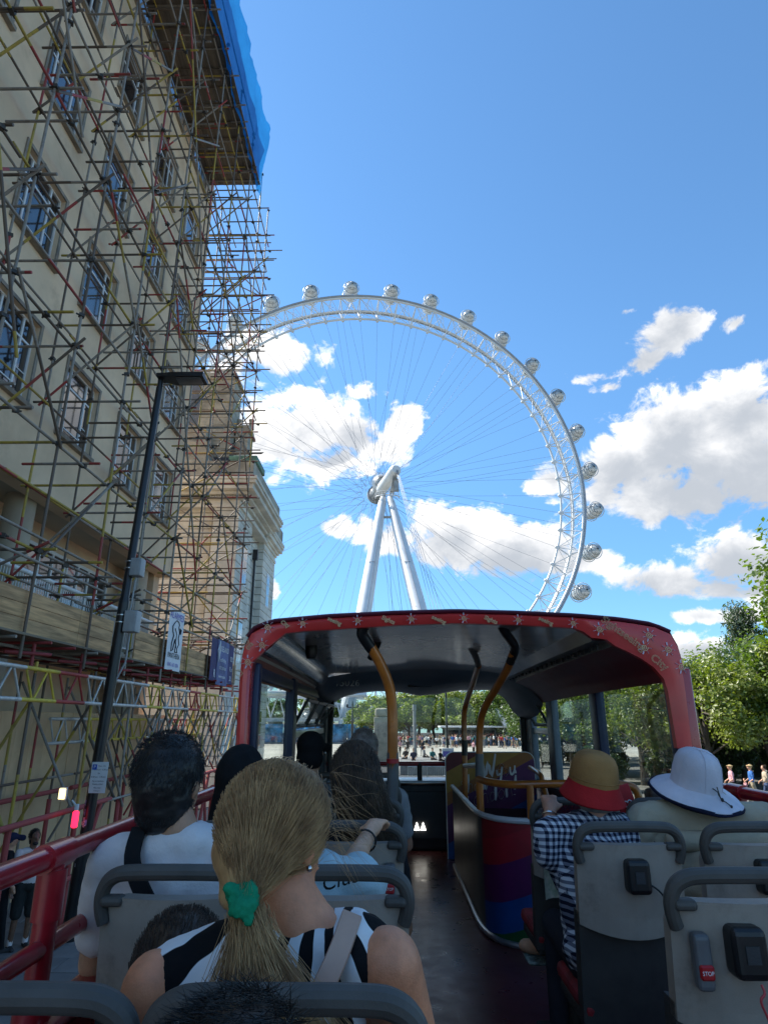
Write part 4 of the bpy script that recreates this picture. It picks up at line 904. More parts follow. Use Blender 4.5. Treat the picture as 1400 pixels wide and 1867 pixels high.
for i in range(9):
    u = 985+i*58; tree_px('n3', u, 1238-(i % 3)*8, 62+(i % 2)*7, 1.5, 'dark leaved tree added for darkness behind the sunlit street trees at right', 'back row of trees added for darkness at right')  # row added as a dark backing, darkness put into the leaf colour
for i in range(15):
    Yb = 37+(i % 3)*4+i*.8; tree('b', 11.5+i*1.55 if i < 12 else 9+(i-11)*3, Yb+(0 if i < 12 else 8), 3.1+(i % 4)*.3, .95, 'dark green shrub added as shade under the street trees at right', 'dark shrubs added as shade under the street trees', 'shrub')  # added shrubs, their dark leaf colour stands in for shade under the trees
g2 = 'trees across the plaza'
FT = [('f1', 690, 1268, 112, 1.35, 'yellow green plaza tree left of the orange pole'), ('f1', 745, 1262, 114, 1.3, 'bright plaza tree right behind the grey post'), ('f2', 790, 1252, 118, 1.25, 'green plaza tree between the grey post and the black lamp column'), ('f1', 838, 1256, 112, 1.25, 'bright plaza tree right of the black lamp column'),
      ('f2', 880, 1250, 116, 1.3, 'green plaza tree between the two right grab poles'), ('f2', 925, 1255, 108, 1.3, 'green plaza tree at the right end of the windscreen'), ('f1', 968, 1250, 110, 1.3, 'plaza tree behind the front right window hopper'), ('f2', 655, 1285, 122, 1.2, 'small green plaza tree behind the grey headed man')]
for k, u, v, Y, wd, lab in FT: tree_px(k, u, v, Y, wd, lab, g2)
for i in range(6):
    tree_px('f1' if i % 2 else 'f2', 716+i*46, 1272-(i % 2)*8, 124+(i % 3)*3, 1.5, 'leafy tree in the second row across the plaza', 'second row of plaza trees')
for i in range(8):
    u = 470+i*62; tree_px('n3' if i % 2 else 'f2', u, 1275-(i % 3)*9, 185+(i % 2)*14, 1.7, 'hazy green tree far behind the wheel platform', 'trees far behind the wheel')
# people on the right-hand pavement
for (u, v, Y, top, bot, lab, s_, hat) in [(1342, 1472, 31.5, 'pink', 'black', 'person in pale pink shirt and straw hat walking on the right pavement', 1.0, .15), (1379, 1474, 31, 'blue', 'khaki', 'person in blue shirt and hat walking near the right edge', 1.02, .16), (1366, 1472, 32.2, 'pink', 'sand', 'child in pink walking between two adults at right', .68, 0), (1405, 1474, 30.5, 'sand', 'denim', 'person in sand top at the very right edge', 1.0, 0)]:
    p = atZ(u, v, .1); f = stander(1.72*s_, 1.0, .2, (.08, .12), hatr=hat*s_)
    me = f.mesh('person', .022, [SKIN, CM_[bot], CM_[top], cl('straw', (.45, .33, .16)) if hat else HAIR_B, SKIN, shoe], 3, n=10)
    o = link('person', me); o.location = (p.x, p.y, .1); o.rotation_euler = (0, 0, R(80)); tag(o, lab, 'person')
# ================================================================ open-top bus
FL = 2.30; BX = .40; XL, XR = -.85, 1.65
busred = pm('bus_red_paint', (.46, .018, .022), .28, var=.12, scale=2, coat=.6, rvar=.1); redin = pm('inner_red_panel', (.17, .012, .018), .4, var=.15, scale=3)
railred = pm('handrail_red_paint', (.38, .01, .018), .3, var=.25, scale=9, coat=.5, dirt=((.16, .01, .015), 7, .5))
def floor_mat():
    m = bpy.data.materials.new('scuffed_deck_floor'); m.use_nodes = True; t = NT(m.node_tree); b = t.n['Principled BSDF']; co = t.new('ShaderNodeTexCoord').outputs['Object']
    n = t.noise(co, 1.6, 6, .6); n2 = t.noise(co, 7, 8, .6); mp = t.new('ShaderNodeMapping'); t.l.new(co, mp.inputs[0]); mp.inputs['Scale'].default_value = (60, 4, 1); mp.inputs['Rotation'].default_value = (0, 0, .5)
    sc_ = t.smooth(t.noise(mp.outputs[0], 1.0, 4, .7), .6, .68)
    c = t.mix(t.smooth(n, .3, .7), (.1, .028, .028), (.17, .05, .048)); c = t.mix(t.m('MULTIPLY', sc_, .4), c, (.17, .11, .1)); t.l.new(c, b.inputs['Base Color'])
    t.l.new(t.m('ADD', .26, t.m('MULTIPLY', t.smooth(n2, .3, .75), .14)), b.inputs['Roughness'])
    bp = t.new('ShaderNodeBump'); bp.inputs['Strength'].default_value = .12; bp.inputs['Distance'].default_value = .002; t.l.new(n2, bp.inputs['Height']); t.l.new(bp.outputs[0], b.inputs['Normal']); return m
bluep = pm('dark_blue_pillar', (.012, .02, .07), .4, var=.2); greyp = pm('grey_pillar_trim', (.2, .23, .26), .45, var=.12, scale=3); darkp = pm('dark_dash_plastic', (.03, .033, .038), .5, var=.2, scale=5, bump=.1, bscale=200)
ceilm = pm('glossy_grey_ceiling', (.5, .46, .42), .22, var=.12, scale=2.5, spec=.6, rvar=.1, coat=.5); chrome = pm('polished_cove', (.5, .49, .46), .14, metal=.9, var=.15, scale=4, rvar=.12)
orange = pm('orange_grab_pole', (.5, .15, .022), .3, var=.2, scale=8, coat=.5, dirt=((.3, .09, .02), 11, .5)); blackpl = pm('black_plastic', (.012, .012, .013), .4, var=.2, scale=9)
alum = pm('aluminium_trim', (.55, .56, .57), .35, metal=.8, var=.1)
bgl1 = glass('bus_window_glass', (.86, .9, .88), .3, .02, .05); bgl2 = glass('windscreen_glass', (.86, .89, .88), .8, .01, .03)
bus = empty('open_top_bus', (BX, 3, 0), label='red open top sightseeing bus with a front canopy seen from its upper deck', cat='bus')
MB().box(XL+.05, XR-.05, -2.2, 7.95, FL-.08, FL).build('deck_floor', floor_mat(), bus, smooth=False)
MB().bbox(XL, XR, -2.3, 8.15, .35, FL-.085, .12).build('lower_body', busred, bus)
for y in (.2, 6.2):
    for X in (XL+.02, XR-.3):
        wo = MB().lathe([(.001, 0), (.3, 0), (.3, .02), (.5, .02), (.5, .27), (.001, .27)], 24, Matrix.Translation((X, y, .5)) @ Matrix.Rotation(math.pi/2, 4, 'Y')).build('wheel', blackpl, bus)
for X, s in ((XL, 1), (XR, -1)):
    MB().bbox(X if s > 0 else X-.05, X+.05 if s > 0 else X, -2.2, 3.62, FL-.02, 2.95, .015).build('side_panel', busred, bus)
    MB().bbox(X if s > 0 else X-.05, X+.05 if s > 0 else X, 3.62, 7.95, FL-.02, 3.02, .015).build('side_panel', busred, bus)
    MB().bbox(X-.03, X+.07 if s > 0 else X+.03, -2.2, 3.6, 2.952, 2.985, .012).build('side_capping', railred, bus)
    MB().tube([(X, -2.2, 3.33), (X, 3.66, 3.33)], .027, 16).build('hand_rail', railred, bus); MB().tube([(X, -2.2, 3.13), (X, 3.66, 3.13)], .022, 14).build('hand_rail', railred, bus)
    for y in (-.2, 1.76, 3.3):
        o = MB().tube([(X, y, 2.98), (X, y, 3.33)], .028, 14).build('rail_post', railred, bus)
        MB().tube([(X, y-.06, 3.33), (X, y+.06, 3.33)], .034, 16).build('rail_fitting', railred, o); MB().tube([(X, y, 3.19), (X, y, 3.3)], .035, 14).build('rail_fitting', railred, o); MB().tube([(X, y, 2.985), (X, y, 3.02)], .042, 14).build('rail_fitting', railred, o)
# ---- canopy
YR, YF = 3.6, 8.02
def prof(px): return [atY(u, v, YR) for u, v in px]
outer = prof([(430, 1365), (437, 1235), (441, 1196), (450, 1162), (466, 1143), (500, 1133), (600, 1124), (720, 1118), (830, 1115), (940, 1118), (1050, 1123), (1130, 1130), (1190, 1139), (1222, 1153), (1238, 1182), (1250, 1235), (1264, 1365)])
inner = prof([(450, 1365), (455, 1240), (460, 1205), (465, 1192), (482, 1186), (500, 1172), (508, 1156), (540, 1151), (600, 1148), (720, 1140), (830, 1136), (940, 1139), (1050, 1145), (1070, 1154), (1084, 1167), (1117, 1165), (1121, 1177), (1165, 1197), (1200, 1222), (1216, 1244), (1236, 1365)])
def resample(pl, n, a0=None):
    L = [0]
    for a, b in zip(pl, pl[1:]): L.append(L[-1]+(b-a).length)
    out = []
    for i in range(n):
        t = L[-1]*i/(n-1); k = max(j for j in range(len(L)) if L[j] <= t+1e-9); k = min(k, len(pl)-2); f = (t-L[k])/max(L[k+1]-L[k], 1e-9); out.append(pl[k].lerp(pl[k+1], min(1, f)))
    return out
NS = 60
def xsplit(pl, n):                       # resample both outlines against the same angle fan so that the band stays tidy
    c = Vector((BX, YR, 3.62)); pts = resample(pl, 600); out = []
    for i in range(n):
        a = math.pi*(1.06-1.12*i/(n-1)); d = Vector((math.cos(a), 0, math.sin(a))); out.append(min(pts, key=lambda q: -((q-c).normalized().dot(d))).copy())
    return out
Oc, Ic = xsplit(outer, NS), xsplit(inner, NS)
def sweep(pts, y0, y1, n=6, drop=.0): return [[Vector((p.x, y0+(y1-y0)*k/n, p.z-drop*(k/n)**2)) for p in pts] for k in range(n+1)]
MB().loft(sweep([p for p in Oc if p.z > 3.93], YR, YF, 8, .1)).build('roof_shell', busred, bus, smooth='all')
trim = MB().loft([[Vector((p.x, YR+.05, p.z-.0)) for p in Oc], [Vector((p.x, YR, p.z-.012)) for p in Oc], [p.lerp(q, .35)+Vector((0, -.014, 0)) for p, q in zip(Oc, Ic)], [p.lerp(q, .7)+Vector((0, -.006, 0)) for p, q in zip(Oc, Ic)], [q+Vector((0, .008, 0)) for q in Ic], [q+Vector((0, .05, 0)) for q in Ic]])
bandm_ = pm('canopy_red_vinyl', (.68, .045, .04), .35, var=.1, scale=4, coat=.3)
trim = trim.build('canopy_trim', bandm_, bus)
MB().tube([p+Vector((0, .005, .004)) for p in resample(outer[3:14], 40)], .012, 8).build('rear_lip', pm('dark_maroon_lip', (.09, .006, .02), .35), bus)
iz = sorted([(p.x, p.z) for p in inner])
# inner linings swept along the canopy
def lining(name, px, m, y0=YR+.04, y1=7.7, drop=.05): return MB().loft(sweep(resample(prof(px), 14), y0, y1, 8, drop)).build(name, m, bus, smooth='all')
lining('ceiling_panel', [(520, 1154), (600, 1147), (720, 1139), (830, 1135), (940, 1138), (1050, 1144), (1062, 1147)], ceilm)
lining('cove_panel', [(465, 1192), (480, 1188), (492, 1179), (499, 1172), (504, 1163), (508, 1158), (520, 1154)], chrome)
lining('cove_edge', [(461, 1197), (465, 1192)], pm('cove_edge', (.3, .27, .22), .4))
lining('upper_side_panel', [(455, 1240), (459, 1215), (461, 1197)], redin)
lining('light_cove', [(1062, 1147), (1070, 1154), (1084, 1167)], ceilm)
slot = lining('slotted_light_strip', [(1084, 1167), (1098, 1168), (1117, 1165), (1121, 1177)], pm('strip_grey', (.2, .19, .18), .5))
a = prof([(1104, 1169)])[0]
for k in range(24): MB().box(a.x-.008, a.x+.008, 3.75+k*.16, 3.83+k*.16, a.z-.03, a.z-.003-.0).build('slot', blackpl, slot)
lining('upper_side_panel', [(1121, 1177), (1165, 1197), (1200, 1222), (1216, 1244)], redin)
# ---- sun emblems and lettering on the trim
gold = pm('gold_print', (.75, .55, .3), .5, var=.1); lav = pm('lavender_print', (.66, .6, .7), .5, var=.1)
def emblem(u, v, s=1.0):
    p = atY(u, v, YR-.017); k = .0032*s
    o = MB().tube([(p.x+k*math.cos(t*.55)*(.6+t*.24), p.y, p.z+k*math.sin(t*.55)*(.6+t*.24)) for t in range(24)], .0021*s, 5, flat=.5).build('sun_emblem', gold, trim)
    for j in range(7):
        an = j*.898+.35; MB().tube([(p.x+k*6.6*math.cos(an-.5)/1.0, p.y, p.z+k*6.6*math.sin(an-.5)), (p.x+k*9.3*math.cos(an-.46), p.y, p.z+k*9.3*math.sin(an-.46)), (p.x+k*12*math.cos(an-.5), p.y, p.z+k*12*math.sin(an-.5))], .0035*s, 5, flat=.4).build('sun_ray', lav, o)
for u, v in [(488, 1143), (478, 1176), (452, 1207), (1093, 1147), (1183, 1158), (1175, 1181), (1218, 1184), (1243, 1216)]: emblem(u, v)
for u, v in [(552, 1136), (652, 1131), (750, 1128), (846, 1127), (945, 1130), (1045, 1136)]: emblem(u, v, .8)
def canopy_text(s, u, v, size, deg): text_mesh('lettering', s, size, gold, Matrix.Translation(atY(u, v, YR-.017)) @ Matrix.Rotation(R(90), 4, 'X') @ Matrix.Rotation(R(deg), 4, 'Z'), trim, .0005, outline=.0011)
for s, u, v, sz, dg in [('Sightseeing', 1136, 1155, .062, -38), ('City', 1202, 1208, .06, -40), ('Ci', 435, 1228, .05, -38), ('ing', 452, 1171, .06, -38), ('City', 520, 1138, .032, -30)]: canopy_text(s, u, v, sz, dg)
for i, u in enumerate((610, 708, 800, 895, 995)): canopy_text('Sights' if i % 2 else 'seeing', u, 1134-4*math.sin((u-560)/500*3.14), .034, -24)
# ---- pillars, windows
for X0, X1 in ((XL, XL+.06), (XR-.06, XR)):
    MB().bbox(X0, X1, YR-.005, YR+.09, 2.99, 3.93, .012).build('rear_pillar', busred, bus)
def pillar(X, y0, y1, m, z0=3.0, z1=3.97): s = 1 if X < BX else -1; return MB().bbox(min(X, X+s*.07), max(X, X+s*.07), y0, y1, z0, z1, .012).build('window_pillar', m, bus)
WL, WR = XL+.02, XR-.02
for X in (WL, WR): pillar(X, 3.7, 3.78, bluep)
pillar(WL, 5.06, 5.24, bluep); pillar(WL, 7.55, 7.85, darkp); pillar(WR, 5.06, 5.24, bluep); pillar(WR, 6.5, 6.74, greyp); pillar(WR, 7.5, 7.85, greyp)
for X in (WL, WR):
    s = 1 if X < BX else -1
    MB().bbox(min(X, X+s*.06), max(X, X+s*.06), 3.78, 7.6, 3.88, 3.955, .01).build('window_head', bluep if s > 0 else darkp, bus); MB().bbox(min(X, X+s*.09), max(X, X+s*.09), 3.78, 7.6, 2.98, 3.05, .01).build('window_sill', darkp, bus)
    for y0, y1 in ((3.79, 5.05), (5.25, 6.49 if s < 0 else 7.54), (6.75, 7.49))[:3 if s < 0 else 2]:
        z1 = 3.88 if (y1-y0 < 1.3 and not (s < 0 and y0 > 6.6)) else 3.52
        MB().box(min(X+s*.02, X+s*.026), max(X+s*.02, X+s*.026), y0, y1, 3.05, z1).build('window_pane', bgl1, bus, smooth=False)
        if z1 < 3.6:
            MB().bbox(min(X, X+s*.05), max(X, X+s*.05), y0, y1, 3.52, 3.58, .01).build('hopper_rail', alum, bus)
            nh = 3 if s > 0 else 1
            for k in range(nh):
                ya, yb = y0+(y1-y0)*k/nh+.03, y0+(y1-y0)*(k+1)/nh-.03; Mh = Matrix.Translation((X+s*.03, 0, 3.6)) @ Matrix.Rotation(s*R(28), 4, 'Y')
                fo = MB().bbox(-.012, .012, ya, yb, 0, .03, .004, Mh).bbox(-.012, .012, ya, yb, .23, .26, .004, Mh).bbox(-.012, .012, ya, ya+.03, .03, .23, .004, Mh).bbox(-.012, .012, yb-.03, yb, .03, .23, .004, Mh).build('hopper_frame', blackpl, bus)
                MB().box(-.003, .003, ya+.03, yb-.03, .03, .23, Mh).build('hopper_pane', bgl1, fo, smooth=False)
# ---- front header, windscreen, dash
def at3(px, Y): return [atY(u, v, Y) for u, v in px]
top = at3([(452, 1196), (470, 1187), (505, 1158), (600, 1143), (720, 1134), (830, 1130), (940, 1133), (1060, 1142), (1115, 1168), (1170, 1200), (1216, 1244)], YR)
top = resample([Vector((p.x, 6.6, p.z-.035)) for p in top], 41)
bot = resample(at3([(565, 1312), (585, 1300), (600, 1283), (622, 1269), (650, 1262), (690, 1258), (730, 1260), (765, 1267), (800, 1264), (840, 1257), (905, 1256), (930, 1272), (945, 1298), (965, 1312)], 7.55), 41)
hdr = MB().loft([top, [a.lerp(b, .5)+Vector((0, -.12, -.03)) for a, b in zip(top, bot)], bot, [b+Vector((0, .35, 0)) for b in bot]]).build('front_header', pm('header_dark_panel', (.035, .04, .05), .35, var=.2, scale=3), bus, smooth='all')
text_mesh('lettering', '15026', .105, pm('pale_print', (.85, .85, .85), .5), Matrix.Translation(atY(633, 1246, 6.8)) @ Matrix.Rotation(R(70), 4, 'X'), hdr, .001)
for u, v in ((765, 1215), (765, 1247)):
    p = atY(u, v, 6.86 if v < 1230 else 7.1); MB().bbox(p.x-.13, p.x+.13, p.y-.02, p.y+.0, p.z-.035, p.z+.035, .015).build('ceiling_handle', blackpl, hdr)
MB().box(XL+.12, XR-.12, 7.88, 7.89, 3.04, 3.92).build('windscreen', bgl2, bus, smooth=False)
for X in (XL+.06, XR-.14): MB().bbox(X, X+.08, 7.82, 7.92, 3.0, 3.95, .02).build('windscreen_pillar', darkp, bus)
MB().bbox(XL+.06, XR-.06, 7.72, 8.0, FL, 2.98, .03).build('front_panel', darkp, bus); MB().bbox(XL+.06, XR-.06, 7.6, 8.05, 2.985, 3.02, .012).build('dash_ledge', alum, bus)
fp = MB().bbox(.0, .62, 7.7, 7.718, 2.42, 2.9, .006).build('access_panel', pm('panel_slate', (.045, .05, .058), .5, var=.15), bus)
for u in (760, 771.5): p = atY(u, 1508, 7.69); MB().add([(p.x-.03, p.y, p.z-.035), (p.x+.03, p.y, p.z-.035), (p.x, p.y, p.z+.045), (p.x-.03, p.y+.01, p.z-.035), (p.x+.03, p.y+.01, p.z-.035), (p.x, p.y+.01, p.z+.045)], [(0, 1, 2), (3, 5, 4), (0, 3, 4, 1), (1, 4, 5, 2), (2, 5, 3, 0)]).build('floor_light', emit('floor_light', (1, .95, .85), 4), fp, smooth=False)
MB().tube([(XL+.1, 7.7, 3.19), (XR-.1, 7.7, 3.19)], .024, 12).build('front_rail', railred, bus); p = atY(765, 1400, 7.7); MB().tube([(p.x, 7.7, 3.0), (p.x, 7.7, 3.2)], .028, 10).build('front_rail_post', blackpl, bus)
p = atY(604, 1330, 7.6); MB().tube([atY(607, 1273, 7.6), atY(604, 1330, 7.6), atY(600, 1400, 7.6)], .02, 8).build('wiper_arm', blackpl, bus)
p = atY(568, 1185, 4.3); MB().lathe([(.001, -.06), (.03, -.06), (.042, -.03), (.042, .03), (.03, .05), (.02, .11)], 14, Matrix.Translation(p)).build('ceiling_camera', blackpl, bus)
# ---- partition with slogan
def ramp_mat(name, expr, stops, rough=.4):
    m = bpy.data.materials.new(name); m.use_nodes = True; t = NT(m.node_tree); b = t.n['Principled BSDF']; x, y, z = t.sep(t.new('ShaderNodeTexCoord').outputs['Object'])
    v = t.m('ADD', t.m('MULTIPLY', z, expr[0]), t.m('ADD', t.m('MULTIPLY', x, expr[1]), expr[2]))
    rp = t.new('ShaderNodeValToRGB'); rp.color_ramp.interpolation = 'CONSTANT'; e = rp.color_ramp.elements; e.remove(e[1]); e[0].position = 0; e[0].color = (*stops[0][1], 1)
    for p_, c in stops[1:]: q = e.new(p_); q.color = (*c, 1)
    t.l.new(v, rp.inputs[0]); n = t.noise(t.new('ShaderNodeTexCoord').outputs['Object'], 5, 5, .6); t.l.new(t.mix(t.m('MULTIPLY', t.smooth(n, .4, .7), .25), rp.outputs[0], (.02, .02, .02)), b.inputs['Base Color']); b.inputs['Roughness'].default_value = rough; return m
MAR, OCH, ORG, PUR, BLU, GRN = (.2, .012, .022), (.5, .24, .03), (.4, .13, .025), (.13, .016, .1), (.008, .08, .3), (.015, .1, .03)
pm1 = ramp_mat('slogan_panel_print', (1, -.5, -2.3+.285), [(0, BLU), (.14, PUR), (.5, ORG), (.62, OCH), (.83, MAR)])
def rrect(x0, x1, z0, z1, r, n=6): return [(cx+r*math.cos(a), cz+r*math.sin(a)) for cx, cz, a0 in ((x1-r, z1-r, 0), (x0+r, z1-r, math.pi/2)) for a in [a0+math.pi/2*i/n for i in range(n+1)]]+[(x0, z0), (x1, z0)]
pt = MB().prism(rrect(.57, 1.52, FL+.002, 3.33, .09), .03, Matrix.Translation((0, 7.28, 0))).build('slogan_panel', pm1, bus)
MB().prism(rrect(.562, 1.528, FL+.003, 3.338, .094), .024, Matrix.Translation((0, 7.284, 0))).build('panel_edge', alum, bus)
STR = {'W': ([[(0, 1), (.12, 0), (.3, .7), (.45, 0), (.7, 1.05)]], .75), 'e': ([[(.05, .26), (.34, .34), (.3, .5), (.15, .5), (.04, .28), (.1, .04), (.25, 0), (.4, .12)]], .45), 's': ([[(.38, .62), (.2, .72), (.08, .6), (.18, .42), (.3, .25), (.22, .02), (.02, .06)]], .42),
       'h': ([[(.14, 1.05), (.05, 0)], [(.07, .25), (.22, .5), (.32, .42), (.32, 0)]], .45), 'o': ([[(.2, .5), (.05, .35), (.05, .12), (.18, 0), (.34, .12), (.35, .36), (.2, .5)]], .45), 'w': ([[(0, .5), (.08, .02), (.22, .38), (.3, .02), (.48, .55)]], .52),
       'y': ([[(.03, .55), (.1, .2), (.3, .25)], [(.42, .65), (.32, 0), (.15, -.4), (-.02, -.3)]], .48), 'u': ([[(.05, .5), (.06, .1), (.18, 0), (.34, .2), (.38, .52)], [(.36, .25), (.42, 0)]], .48), 'L': ([[(.12, .6), (.05, .02), (.3, .05)]], .42),
       'n': ([[(.05, .5), (.06, 0)], [(.06, .3), (.2, .5), (.33, .4), (.36, 0)]], .46), 'd': ([[(.33, .4), (.15, .48), (.04, .2), (.15, 0), (.33, .15)], [(.42, 1.1), (.36, 0)]], .5), '!': ([[(.18, 1.05), (.08, .3)], [(.05, .06), (.05, .03)]], .2)}
brush = pm('brush_lettering', (.8, .72, .7), .6, var=.1)
def brushline(word, u, v, size, tilt):
    o = atY(u, v, 7.272); x = 0
    for ch in word:
        st, w_ = STR[ch]
        for s_ in st:
            pts = [Vector((q[0]+x, 0, q[1]+(q[0]+x)*tilt))*size+o for q in s_]
            fine = [pts[0]]
            for i in range(len(pts)-1):
                for f in (.33, .66, 1): p0 = pts[max(i-1, 0)]; p1 = pts[i]; p2 = pts[i+1]; p3 = pts[min(i+2, len(pts)-1)]; fine.append(.5*((2*p1)+(p2-p0)*f+(2*p0-5*p1+4*p2-p3)*f*f+(3*p1-p0-3*p2+p3)*f**3))
            if len(pts) == 2: fine = [pts[0].lerp(pts[1], f) for f in (0, .3, .7, 1)]
            MB().tube(fine, [size*(.045+.03*math.sin(3.1*i/max(1, len(fine)-1))) for i in range(len(fine))], 6, flat=.12).build('lettering', brush, pt)
        x += w_
brushline('We', 880, 1418, .21, .12); brushline('you', 905, 1420, .155, .25); brushline('show', 839, 1447, .17, .1); brushline('London!', 850, 1474, .185, .24)
MB().bbox(.75, 1.4, 7.26, 7.282, 2.42, 2.78, .006).build('locker_door', pm('locker_maroon', (.05, .008, .018), .5), pt)
# ---- stair guard with coloured panel
path = [(.60, 6.9), (.60, 5.25), (.605, 5.0), (.63, 4.82), (.69, 4.67), (.79, 4.58), (.92, 4.54), (1.55, 4.5)]
pth = resample([Vector((x, y, 0)) for x, y in path], 40); GZ = 3.02
stair_m = ramp_mat('stair_guard_print', (1, -.42, -2.3+.3), [(0, GRN), (.065, BLU), (.24, PUR), (.46, (.4, .018, .03)), (.62, (.3, .016, .025))])
# colours only on the curved front, plain grey on the aisle side
kf = next(i for i, q in enumerate(pth) if q.y < 4.93)
def wallstrip(pts, z0, z1, th=.03):
    inn = []
    for i, q in enumerate(pts):
        d = (pts[min(i+1, len(pts)-1)]-pts[max(i-1, 0)]).normalized(); inn.append(q+Vector((-d.y, d.x, 0))*th)
    return MB().loft([[Vector((a.x, a.y, z0)), Vector((a.x, a.y, z1)), Vector((b.x, b.y, z1)), Vector((b.x, b.y, z0))] for a, b in zip(pts, inn)], True)
sg_ = wallstrip(pth[kf:], FL+.003, GZ).build('stair_guard', stair_m, bus); wallstrip(pth[:kf+1], FL+.003, GZ).build('stair_guard_side', pm('guard_side_grey', (.12, .12, .11), .4, var=.2), bus)
MB().tube([Vector((q.x, q.y, GZ+.008)) for q in pth], .02, 8).build('guard_top_trim', pm('white_trim', (.6, .6, .6), .35), sg_); MB().tube([Vector((q.x-.006, q.y-.006, FL+.02)) for q in pth], .018, 8).build('guard_kick_trim', alum, sg_)
# ---- grab poles
def smoothpts(pts, n=5):
    out = [pts[0]]
    for i in range(len(pts)-1):
        p0, p1, p2, p3 = pts[max(i-1, 0)], pts[i], pts[i+1], pts[min(i+2, len(pts)-1)]
        for k in range(1, n+1): f = k/n; out.append(.5*((2*p1)+(p2-p0)*f+(2*p0-5*p1+4*p2-p3)*f*f+(3*p1-p0-3*p2+p3)*f**3))
    return out
def gpole(px, r, m=orange, parent=bus, name='grab_pole'): return MB().tube(smoothpts([atY(*q) for q in px]), r, 14).build(name, m, parent)
g1_ = gpole([(676, 1180, 3.75), (694, 1212, 3.8), (709, 1250, 3.84), (715, 1292, 3.87), (716, 1350, 3.88), (716, 1425, 3.9)], .031)
gpole([(664, 1142, 3.68), (660, 1156, 3.7), (668, 1170, 3.73), (678, 1184, 3.76)], .033, blackpl, g1_, 'pole_joint'); gpole([(716, 1372, 3.89), (716, 1425, 3.9), (714, 1470, 3.9)], .034, pm('grey_pole_sleeve', (.12, .12, .12), .45), g1_, 'pole_sleeve')
MB().tube([atY(716, 1392, 3.86), atY(716, 1384, 3.86)], .036, 14).build('stop_button', pm('stop_red', (.4, .01, .015), .4), g1_)
gpole([(700, 1140, 4.4), (690, 1170, 4.4), (676, 1200, 4.3)], .024, blackpl, g1_, 'pole_bracket')
g2_ = gpole([(936, 1190, 4.15), (925, 1220, 4.3), (903, 1258, 4.6), (884, 1290, 4.85), (876, 1318, 4.98), (874, 1360, 5.0), (874, 1425, 5.0), (876, 1480, 5.0)], .027)
gpole([(909, 1128, 3.72), (920, 1152, 3.85), (938, 1180, 4.1), (930, 1208, 4.22)], .029, blackpl, g2_, 'pole_joint'); gpole([(874, 1375, 4.98), (874, 1420, 4.98)], .031, pm('grey_pole_sleeve', (.12, .12, .12), .45), g2_, 'pole_sleeve')
g3_ = gpole([(872, 1214, 5.4), (862, 1246, 5.9), (850, 1282, 6.4), (846, 1310, 6.5), (847, 1380, 6.5), (848, 1470, 6.5), (848, 1560, 6.55)], .026)
gpole([(840, 1136, 4.1), (852, 1168, 4.7), (870, 1206, 5.3), (868, 1226, 5.6)], .026, blackpl, g3_, 'pole_joint'); gpole([(847, 1350, 6.48), (847, 1378, 6.48)], .029, blackpl, g3_, 'pole_sleeve')
gpole([(847, 1397, 6.45), (873, 1396, 5.0)], .022, blackpl, g3_, 'pole_link')
gr = gpole([(872, 1420, 4.98), (890, 1426, 4.8), (930, 1431, 4.62), (985, 1430, 4.55), (1080, 1429, 4.5), (1140, 1432, 4.5), (1162, 1446, 4.5), (1166, 1490, 4.5)], .025, name='guard_hand_rail'); gpole([(966, 1432, 4.55), (968, 1494, 4.55)], .024, parent=gr, name='rail_upright'); gpole([(966, 1400, 6.9), (984, 1412, 6.4), (990, 1430, 6.3), (997, 1455, 6.2)], .024, name='grab_pole')
